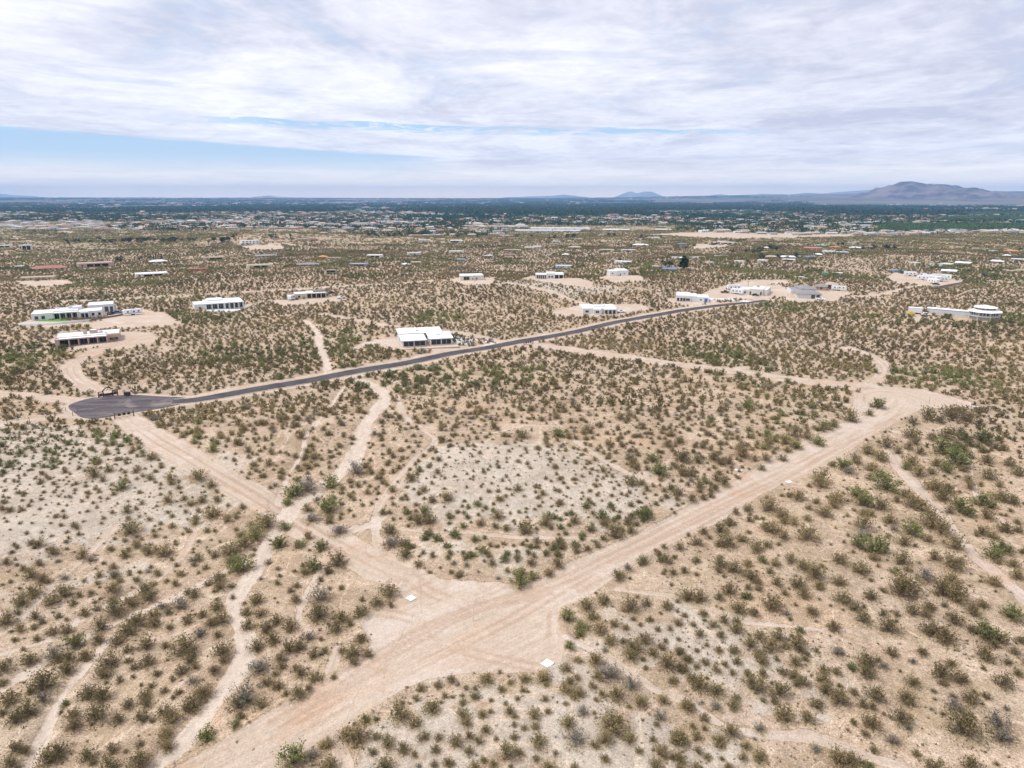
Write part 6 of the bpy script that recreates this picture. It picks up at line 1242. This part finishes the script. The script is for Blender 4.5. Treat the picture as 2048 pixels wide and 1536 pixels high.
for x, y, h in ((843, 469, 6), (850, 470, 6), (861, 471, 5), (882, 471, 5), (902, 468, 6), (908, 468, 5), (917, 476, 8), (930, 471, 6), (942, 472, 5), (956, 475, 5)): tree('dark', x, y, h, 'dark tree among the pale houses left of the warehouses', 'dark trees among the pale houses left of the warehouses', 1.3)
for x, y, h in ((1035, 475, 5), (1063, 475, 5), (1098, 478, 4), (1108, 478, 6), (1134, 477, 7), (1149, 477, 8)): tree('dark', x, y, h, 'dark round tree on the plain below the warehouses', 'dark round trees on the plain below the warehouses', 1.2)
for x, y, h in ((1217, 472, 6), (1227, 473, 6), (1282, 477, 6), (1293, 476, 4), (1304, 476, 5), (1320, 475, 4)): tree('dark', x, y, h, 'dark tree in the sparse row right of centre', 'dark trees in the sparse row right of centre', 1.2)
tree('green', 1352, 497, 8, 'pale grey-green tree beside the low tan-roofed house', None, 1.2); tree('green', 1386, 497, 10, 'upright grey-green tree right of the blue-roofed house', None, .9); tree('dark', 1372, 498, 5, 'dark tree between the two grey-green ones', None, 1.2); tree('dark', 1260, 496, 6, 'dark tree left of the pale hip-roofed house on the plain', None)
for x, y, h in ((1463, 506, 6), (1494, 506, 6), (1508, 508, 9), (1516, 507, 8), (1522, 504, 8), (1541, 500, 9), (1553, 502, 9), (1524, 519, 9), (1557, 518, 8), (1495, 525, 5), (1436, 514, 4)): tree('dark', x, y, h, 'dark green tree in the grove around the pinkish house', 'dark green trees in the grove around the pinkish house', 1.2)
for x, y, h in ((1577, 494, 5), (1593, 517, 9), (1683, 492, 6), (1677, 491, 5), (1728, 501, 8), (1748, 501, 9), (1768, 499, 8), (1775, 499, 9), (1791, 499, 8)): tree('dark', x, y, h, 'dark tree by the scattered houses at right', 'dark trees by the scattered houses at right', 1.1)
tree('dark', 2040, 503, 6, 'small dark tree near the right edge', None, .8); tree('dark', 1238, 524, 6, 'dark tree at the left of the white ranch house', None, 1.0)
tree('green', 2020, 650, 14, 'bushy green tree right of the octagonal house', None, 1.4); tree('green', 2050, 655, 14, 'bushy green tree at the right edge beside the octagonal house', None, 1.4)
tree('green', 228, 684, 8, 'small green tree by the end of the pink porch house', None, .9); tree('green', 1601, 577, 7, 'bright green tree behind the gable garage', None, 1.4); tree('green', 1634, 575, 8, 'olive tree behind the small tan house', None, 1.3)
belt = random.Random(8)
for i in range(34):
    bx = belt.uniform(235, 455); tree('dark', bx, belt.uniform(482, 486), belt.uniform(4.5, 8), 'dark tree in the '+('left' if bx < 308 else 'middle' if bx < 382 else 'right')+' part of the belt', 'dark green trees in the belt beyond the left ridge', 1.4)
for i in range(10): tree('green', belt.uniform(20, 130), belt.uniform(463, 476), belt.uniform(4, 6), 'green tree along the wash at far left', 'green trees along the wash at far left', 1.6)
for i in range(9): tree('dark', belt.uniform(130, 235), belt.uniform(480, 489), belt.uniform(4.5, 7), 'dark tree by the low roofs at far left', 'dark trees by the low roofs at far left', 1.3)

# ------------------------------------------------------------------ fill of bushes
def hand_area(x, y):
    px, py = to_px(x, y, 0*x); inf = (px > -30) & (px < 2080) & (py < 1570)
    return inf & ((py > 1172) | ((px > 1350) & (py > 812) & (py > 985-.56*(px-1450)) & ((px < 1900) | (py > 900))))
TK = np.array(taken)
def near_taken(x, y, pad=.35):
    m = np.zeros(x.shape, bool)
    for tx, ty, tr_ in TK: m |= (x-tx)**2+(y-ty)**2 < (tr_+pad)**2
    return m
def pick(x, y, thr_base=.5):
    b_, w_, g_, k_, _, _, _ = zones(x, y); open_ = (np.maximum(b_, w_) < 0.35)
    return open_ & ~footprint(x, y), g_
# near and middle: single bushes
FILL = {k: [] for k in KIND.values()}
def add_fill(r0, r1, s0, smax):
    x, y = field(r0, r1, s0); ok, g_ = pick(x, y); x, y, g_ = x[ok], y[ok], g_[ok]
    pxx, pyy = to_px(x, y, 0*x); r = np.hypot(x, y)
    dens = 0.60+0.9*(fbm(x/23, y/23, 41, 3)-.35)+0.20*sstep(150, 420, r)-0.16*sstep(480, 650, r)+0.5*(fbm(x/75, y/75, 47, 2)-.5)+0.10*g_*(1-sstep(180, 300, r))*(1-sstep(180, 400, r))
    dens = np.where((pxx > 780) & (pxx < 1700) & (pyy > 740) & (pyy < 880), dens*.8, dens)
    lowleft = (pxx < 420) & (pyy > 840) & (pyy < 1040); dens = np.where(lowleft, dens+.22, dens)
    u_ = rs.rand(len(x)); ok = u_ < dens
    x, y, g_, r = x[ok], y[ok], g_[ok], r[ok]
    ha = hand_area(x, y); ok = ~ha | (rs.rand(len(x)) < .40); g_ = np.where(ha, 1.15, g_)
    if r0 < 200: ok &= ~near_taken(x, y)
    x, y, g_, r = x[ok], y[ok], g_[ok], r[ok]
    z = h_full(x, y) if r0 < 500 else h_base(x, y); n = len(x)
    wsz = np.clip(rs.lognormal(.38, .34, n), .6, 3.4)*(1-.36*g_)*(1+0.06*sstep(120, 260, r))*(1-.06*sstep(350, 600, r)); wsz = np.minimum(wsz, smax)
    # greener and larger along washes
    green = vnoise(x/38, y/38, 77)+0.3*(rs.rand(n)-.5)+0.10*sstep(300, 600, r); kk = np.where((green > .80), 1, np.where(rs.rand(n) < .09, 2, 0)); wsz = np.where(kk == 1, wsz*1.25, wsz)
    for i, kn in enumerate(('creosote_bush', 'mesquite_bush', 'saltbush')):
        m_ = kk == i; FILL[kn].append((np.stack([x[m_], y[m_], z[m_]-.04], 1), wsz[m_], r[m_]))
add_fill(50, 300, 2.05, 3.0); add_fill(300, 950, 2.45, 3.4)
# taller, greener growth crowding round the yards of the middle distance
hx, hy, hw_ = [], [], []
for a in MID:
    sc_h, p_h = scale_at((a[0]+a[1])/2, a[2]); hw2 = (a[1]-a[0])*sc_h/2
    for _ in range(14):
        th = rs.uniform(0, 6.28); q = rs.uniform(1.15, 2.1); X_ = p_h.x+math.cos(th)*(hw2+3)*q; Y_ = p_h.y+6+math.sin(th)*(9+q*5)
        if Y_ < p_h.y+14 and Y_ > p_h.y-2.5 and abs(X_-p_h.x) < hw2+1: continue
        hx.append(X_); hy.append(Y_); hw_.append(rs.uniform(2.0, 4.6))
hx = np.array(hx); hy = np.array(hy); FILL['mesquite_bush'].append((np.stack([hx, hy, h_base(hx, hy)-.05], 1), np.array(hw_), np.hypot(hx, hy)))
for kn in FILL:
    pt = np.concatenate([f[0] for f in FILL[kn]]); ws_ = np.concatenate([f[1] for f in FILL[kn]]); r = np.concatenate([f[2] for f in FILL[kn]])
    need = max(0, 290-ckind.get(kn, 0)) if kn != 'saltbush' else min(80, 290-ckind.get(kn, 0))
    pxx, pyy = to_px(pt[:, 0], pt[:, 1], pt[:, 2]); vis = (pxx > -10) & (pxx < 2058) & (pyy < 1545)
    order = np.argsort(-(ws_/r)*vis)[:need] if need else np.array([], int); sel = np.zeros(len(pt), bool); sel[order] = True
    for i in order: 
        pl = place_name(float(pxx[i]), float(pyy[i])); make_bush(kn, Vector(pt[i]), float(ws_[i]), '%s %s %s' % (size_word(float(ws_[i])), adj[kn], pl), gname[kn]+' across the desert')
    for lo, hi, nm, meshes in ((0, 190, '', LOD1[kn]), (190, 1e9, '', LOD2[kn])):
        m_ = (~sel) & (r >= lo) & (r < hi); pp = pt[m_]; ww = ws_[m_]
        if lo == 0 and EXTRA[kn]: ex = np.array(EXTRA[kn]); pp = np.vstack([pp, ex[:, :3]]); ww = np.concatenate([ww, ex[:, 3]])
        n = len(pp); sc_ = np.stack([ww*rs.uniform(.9, 1.2, n), ww*rs.uniform(.9, 1.2, n), ww*rs.uniform(.75, 1.15, n)], 1); ro = np.stack([rs.uniform(-.12, .12, n), rs.uniform(-.12, .12, n), rs.uniform(0, 6.28, n)], 1)
        instancer({'creosote_bush': 'creosote_scrub', 'mesquite_bush': 'mesquite_scrub', 'saltbush': 'saltbush_scrub'}[kn], pp, sc_, ro, rs.randint(0, len(meshes), n), meshes)
# what lies under the bushes, written onto the near ground
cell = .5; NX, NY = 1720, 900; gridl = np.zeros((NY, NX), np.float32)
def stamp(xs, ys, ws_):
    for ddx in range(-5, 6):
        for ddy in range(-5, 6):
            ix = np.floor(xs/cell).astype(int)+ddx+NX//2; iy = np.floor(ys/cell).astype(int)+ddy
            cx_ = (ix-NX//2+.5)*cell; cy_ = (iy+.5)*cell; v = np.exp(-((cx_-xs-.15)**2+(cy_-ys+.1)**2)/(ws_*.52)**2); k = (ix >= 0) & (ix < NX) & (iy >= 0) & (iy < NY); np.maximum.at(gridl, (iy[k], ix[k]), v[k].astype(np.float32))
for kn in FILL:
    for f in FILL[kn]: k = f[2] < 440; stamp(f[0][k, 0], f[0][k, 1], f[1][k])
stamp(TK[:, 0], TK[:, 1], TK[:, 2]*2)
for nm in names:
    o = bpy.data.objects.get(nm)
    if o is None: continue
    nv = len(o.data.vertices); co = np.empty(nv*3, np.float32); o.data.vertices.foreach_get('co', co); co = co.reshape(-1, 3)
    ix = np.floor(co[:, 0]/cell).astype(int)+NX//2; iy = np.floor(co[:, 1]/cell).astype(int); k = (ix >= 0) & (ix < NX) & (iy >= 0) & (iy < NY); v = np.zeros(nv, np.float32); v[k] = gridl[iy[k], ix[k]]
    o.data.attributes['litter'].data.foreach_set('value', v)
# far: clumps of a dozen bushes
x, y = field(930, 3300, 12.0, 46); pxx, pyy = to_px(x, y, 0*x); ok, _ = pick(x, y)
dens = 0.78+0.6*(fbm(x/150, y/150, 51, 3)-.5); town = (pyy < 461); dens = np.where(town, .25, dens); ok &= rs.rand(len(x)) < dens
x, y = x[ok], y[ok]; n = len(x); z = h_base(x, y); s_ = rs.uniform(.9, 1.35, n)
instancer('far_scrub', np.stack([x, y, z], 1), np.stack([s_, s_, s_*rs.uniform(.8, 1.2, n)], 1), np.stack([0*x, 0*x, rs.uniform(0, 6.28, n)], 1), rs.randint(0, len(CLUMPS), n), CLUMPS)
# tufts of dry grass, seedlings and twigs
x, y = field(55, 210, 0.95, 48); b_, w_, g_, k_, _, _, _ = zones(x, y); m_ = (np.maximum(b_, w_) < .3) | (rs.rand(len(x)) < .012); m_ &= rs.rand(len(x)) < (0.10+0.55*sstep(.45, .75, fbm(x/9, y/9, 61, 2))); x, y = x[m_], y[m_]; n = len(x); z = h_full(x, y)
s_ = rs.lognormal(-.75, .4, n); instancer('ground_tufts', np.stack([x, y, z], 1), np.stack([s_, s_, s_*.8], 1), np.stack([0*x, 0*x, rs.uniform(0, 6.28, n)], 1), rs.randint(0, len(TUFTS), n), TUFTS)

# ------------------------------------------------------------------ the town, orchards and warehouses on the plain
def blob(seed, mk, n, R_, h, ls, cnt):
    rng = random.Random(seed); LV, LF = [], []
    for i in range(cnt):
        c = Vector((rng.uniform(-R_, R_), rng.uniform(-R_, R_), 0)); w = rng.uniform(.7, 1.2)*h
        for j in range(n):
            d = Vector((rng.gauss(0, 1), rng.gauss(0, 1), rng.gauss(0, .8))).normalized(); quadleaf(LV, LF, c+Vector((d.x*w*.45, d.y*w*.45, w*.55+d.z*w*.4)), w*ls, rng)
    return me_from('trees', [((LV, LF), M[mk])])
TG = [blob(s, 'darkg', 14, 14, 5.5, .22, 4) for s in range(3)]+[blob(9, 'mesq', 14, 14, 4.5, .22, 4)]+[blob(12, 'darkg', 14, 3, 7, .22, 1)]
TF = [blob(30+s, 'darkg', 8, 45, 7.5, .34, 12) for s in range(3)]
OR = [blob(60+s, 'orch', 10, 11, 4.2, .34, 14) for s in range(3)]; OT = [blob(70+s, 'orchteal', 6, 45, 6.5, .5, 30) for s in range(3)]
def hmesh(wall, roof, gable, w=14, d=10, h=3.2):
    g = Geo().box(-w/2, w/2, -d/2, d/2, -1, h, 0)
    if gable: g.add([(-w/2-.5, -d/2-.5, h), (w/2+.5, -d/2-.5, h), (w/2+.5, d/2+.5, h), (-w/2-.5, d/2+.5, h), (-w/2+d*.25, 0, h+1.7), (w/2-d*.25, 0, h+1.7)], [(0, 1, 5, 4), (1, 2, 5), (2, 3, 4, 5), (3, 0, 4)], 1)
    else: g.box(-w/2+.2, w/2-.2, -d/2+.2, d/2-.2, h, h+.3, 1)
    for k in range(4): x = -w*.4+k*w*.24; g.box(x, x+w*.1, -d/2-.06, -d/2-.01, h*.25, h*.75, 2)
    me = bpy.data.meshes.new('town_house'); me.from_pydata(g.v, [], g.f)
    for m_ in (M[wall], M[roof], M['glass']): me.materials.append(m_)
    me.polygons.foreach_set('material_index', np.array(g.m, np.int32)); me.update(); return me
HS = [('white-roofed white town house', hmesh('white', 'roofwhite', False)), ('tan-roofed cream town house', hmesh('cream', 'rooftan', True)), ('grey-roofed white town house', hmesh('white', 'roofgrey', True)),
      ('dull-roofed tan town house', hmesh('tan', 'rooftown', False, 18, 11)), ('long white mobile home', hmesh('offwhite', 'rooftown', False, 20, 5, 3)), ('terracotta-roofed town house', hmesh('cream', 'roofred', True)), ('dull hip-roofed town house', hmesh('offwhite', 'rooftown', True, 16, 11))]
def band(n, x0, x1, y0, y1, seed):
    q = np.random.RandomState(seed); px = q.uniform(x0, x1, n); py = y0+(y1-y0)*q.rand(n)
    t = -CAM_H/((-FPX*SP+(768-py)*CP)/FPX); return (px-1024)/FPX*t, (FPX*CP+(768-py)*SP)/FPX*t
def inbands(px, py, bands): 
    m = np.zeros(px.shape, bool)
    for a, b_, c, d in bands: m |= (px > a) & (px < b_) & (py > c) & (py < d)
    return m
OB1 = [(1752, 2400, 448, 463.5), (1870, 2400, 434, 441), (1900, 2400, 424.5, 430)]
OB2 = [(1190, 1330, 413, 420), (1310, 1520, 414, 420), (1380, 1500, 430, 437), (840, 1000, 432, 438), (1040, 1180, 424, 432), (1690, 1830, 422, 427), (1540, 1670, 411.5, 419.5), (1690, 1800, 420, 423), (1300, 1560, 408, 412)]
FIELD = [(1180, 1400, 436.5, 439), (1105, 1240, 416.5, 419.5), (1500, 1560, 417, 420), (1620, 1700, 425, 428), (1780, 2048, 419, 422.5), (1640, 1694, 424, 427), (800, 900, 425, 429), (1300, 1500, 404, 407)]
# trees: seen as far as about five kilometres
def tsample(n, bands, seed, w=1.0):
    X, Y = [], []
    for k, (n_, a) in enumerate(bands): x_, y_ = band(int(n_*w), *a, seed+k); X.append(x_); Y.append(y_)
    return np.concatenate(X), np.concatenate(Y)
x, y = tsample(0, [(1700, (-150, 430, 428, 461)), (5200, (-150, 1050, 425, 450)), (800, (400, 1000, 448, 457)), (4800, (1000, 2200, 421, 452)), (500, (1350, 2200, 448, 465)), (160, (620, 1000, 460, 473)), (120, (1500, 2200, 463, 467))], 100)
px, py = to_px(x, y, 0*x); ok = ~inbands(px, py, OB1+FIELD) & ~((px > 1050) & (px < 1310) & (py > 452)) & (fbm(x/300, y/420, 91, 3) > .36+.0*x); x, y = x[ok], y[ok]; n = len(x); s_ = rs.uniform(.7, 1.25, n)
instancer('town_trees', np.stack([x, y, h_base(x, y)], 1), np.stack([s_, s_, s_], 1), np.stack([0*x, 0*x, rs.uniform(0, 6.28, n)], 1), rs.randint(0, len(TG), n), TG)
x, y = tsample(0, [(5600, (-200, 2300, 404, 424)), (1500, (-200, 1500, 401.5, 406)), (1500, (900, 2000, 404, 430)), (700, (1000, 1500, 402, 410))], 200)
px, py = to_px(x, y, 0*x); ok = ~inbands(px, py, OB1+FIELD) & ~((px > 1620) & (py < 412)) & (fbm(x/900, y/1500, 93, 3) > .38); x, y = x[ok], y[ok]; n = len(x); s_ = rs.uniform(.9, 1.6, n)
instancer('far_town_trees', np.stack([x, y, h_base(x, y)], 1), np.stack([s_*1.3, s_*1.3, s_], 1), np.stack([0*x, 0*x, rs.uniform(0, 6.28, n)], 1), rs.randint(0, len(TF), n), TF)
def rows(bands, stp, meshes, name, zs=1.0):
    X, Y = [], []
    for a, b_, c, d in bands:
        t0 = -CAM_H/((-FPX*SP+(768-d)*CP)/FPX); t1 = -CAM_H/((-FPX*SP+(768-c)*CP)/FPX); y0 = (FPX*CP+(768-d)*SP)/FPX*t0; y1 = (FPX*CP+(768-c)*SP)/FPX*t1
        st_ = stp*(max(1, y0/1600)) if stp > 40 else stp
        for yy in np.arange(y0, y1, st_):
            xs = np.arange((a-1024)/FPX*yy, (b_-1024)/FPX*yy, st_); X.append(xs); Y.append(xs*0+yy)
    x = np.concatenate(X); y = np.concatenate(Y); x = x+rs.uniform(-.1, .1, len(x))*stp; n = len(x); s_ = rs.uniform(.85, 1.15, n)
    instancer(name, np.stack([x, y, h_base(x, y)], 1), np.stack([s_, s_, s_*zs], 1), np.stack([0*x, 0*x, rs.uniform(0, 6.28, n)], 1), rs.randint(0, len(meshes), n), meshes)
rows(OB1, 22, OR, 'pecan_orchard', .9); rows(OB2, 80, OT, 'far_orchard')
# houses of the town: the nearest three hundred one by one, the rest as one object
x, y = tsample(0, [(300, (-60, 430, 428, 462)), (700, (400, 1050, 424, 459)), (200, (-60, 1000, 415, 430)), (480, (1000, 2100, 424, 450)), (140, (1400, 2100, 448, 468)), (120, (1560, 2100, 463.5, 468)), (60, (640, 1010, 462, 474)), (260, (-100, 2100, 409, 424)), (160, (100, 1200, 402.5, 410)), (90, (1250, 1600, 399.5, 404))], 300)
px, py = to_px(x, y, 0*x); ok = ~inbands(px, py, OB1+OB2) & ~((px > 1050) & (px < 1330) & (py > 450)) & ~footprint(x, y); x, y, px, py = x[ok], y[ok], px[ok], py[ok]
kinds = rs.choice(len(HS), len(x), p=(.07, .22, .22, .24, .06, .08, .11)); r = np.hypot(x, y); order = np.argsort(r); lim = order[:285]; rest = order[285:]
def tplace(a, b_):
    return ('near rows, ' if b_ > 450 else 'middle rows, ' if b_ > 441 else 'back rows, ')+('far left' if a < 200 else 'left' if a < 450 else 'left of centre' if a < 750 else 'centre' if a < 1050 else 'right of centre' if a < 1400 else 'right' if a < 1750 else 'far right')
for i in lim:
    lb, me = HS[kinds[i]]; o = bpy.data.objects.new('town_house', me); COL.objects.link(o); o.location = (x[i], y[i], float(h_base(x[i], y[i]))); o.rotation_euler = (0, 0, rs.choice([0, .12, -.1, 1.57, .3])); s_ = rs.uniform(.75, 1.1); o.scale = (s_, s_, s_)
    tag(o, lb+', '+tplace(px[i], py[i]), 'house', 'houses of the town on the plain')
n = len(rest); s_ = rs.uniform(.8, 1.4, n)*(1+sstep(3000, 7000, r[rest])*1.3); instancer('town_houses', np.stack([x[rest], y[rest], h_base(x[rest], y[rest])], 1), np.stack([s_, s_, s_*.9], 1), np.stack([0*s_, 0*s_, rs.uniform(-.3, .3, n)], 1), kinds[rest], [h[1] for h in HS])
# warehouses
for (a, b_, yb, hp, wl, rf, lb) in ((1030, 1104, 464, 5, 'metal', 'roofwhite', 'very long low warehouse with a blue-white front left of the tan block'), (1060, 1180, 459, 4, 'white', 'roofwhite', 'long white warehouse roof behind the front warehouse'), (1105, 1160, 463, 3, 'metal', 'roofpale', 'pale blue warehouse between the long white ones'), (1205, 1260, 461, 3, 'white', 'roofwhite', 'long white shed row right of the tan block'), (762, 798, 447, 6, 'bluemetal', 'roofwhite', 'large blue-white warehouse standing among the town trees'), (1310, 1345, 461, 3, 'cream', 'roofpale', 'cream row building at the edge of the town'), (1560, 1600, 463, 3, 'cream', 'rooftan', 'cream row of houses at the town edge on the right')):
    H = House(a, b_, yb, lb, wall=wl, roof=rf, name='warehouse', cat='warehouse'); w = H.w; h = hp*H.sc*.8; H.block(-w/2, w/2, 0, 30, h, .3)
    for k in range(6): x_ = -w*.42+k*w*.16; H.garage(x_, x_+w*.05, 0, h*.6, 'bluemetal')
    H.done()

# ------------------------------------------------------------------ same words on several things: tell them apart by their order from the left
ORD = ['leftmost', 'second from left', 'third from left', 'fourth from left', 'fifth from left', 'sixth from left', 'seventh from left', 'eighth from left', 'ninth from left', 'tenth from left', 'eleventh from left', 'twelfth from left', 'thirteenth from left', 'fourteenth from left', 'fifteenth from left', 'sixteenth from left', 'seventeenth from left', 'eighteenth from left', 'nineteenth from left', 'twentieth from left']+['twenty-%s from left' % q for q in ('first', 'second', 'third', 'fourth', 'fifth', 'sixth')]
NUM = {2: 'two', 3: 'three', 4: 'four', 5: 'five', 6: 'six', 7: 'seven', 8: 'eight', 9: 'nine', 10: 'ten', 11: 'eleven', 12: 'twelve', 13: 'thirteen', 14: 'fourteen', 15: 'fifteen', 16: 'sixteen', 17: 'seventeen', 18: 'eighteen', 19: 'nineteen', 20: 'twenty', 21: 'twenty-one', 22: 'twenty-two', 23: 'twenty-three', 24: 'twenty-four', 25: 'twenty-five', 26: 'twenty-six'}
same = {}
for o in COL.objects:
    if o.parent is None and 'label' in o: same.setdefault(o['label'], []).append(o)
for lb, os_ in same.items():
    k = len(os_)
    if k < 2 or k > 26 or len(lb.split()) > 11: continue
    os_.sort(key=lambda o: float(to_px(o.location.x, o.location.y, o.location.z)[0]))
    for i, o in enumerate(os_): o['label'] = lb+', '+(ORD[i]+' of '+NUM[k] if i < k-1 or k == 2 and i == 0 else 'rightmost of '+NUM[k])
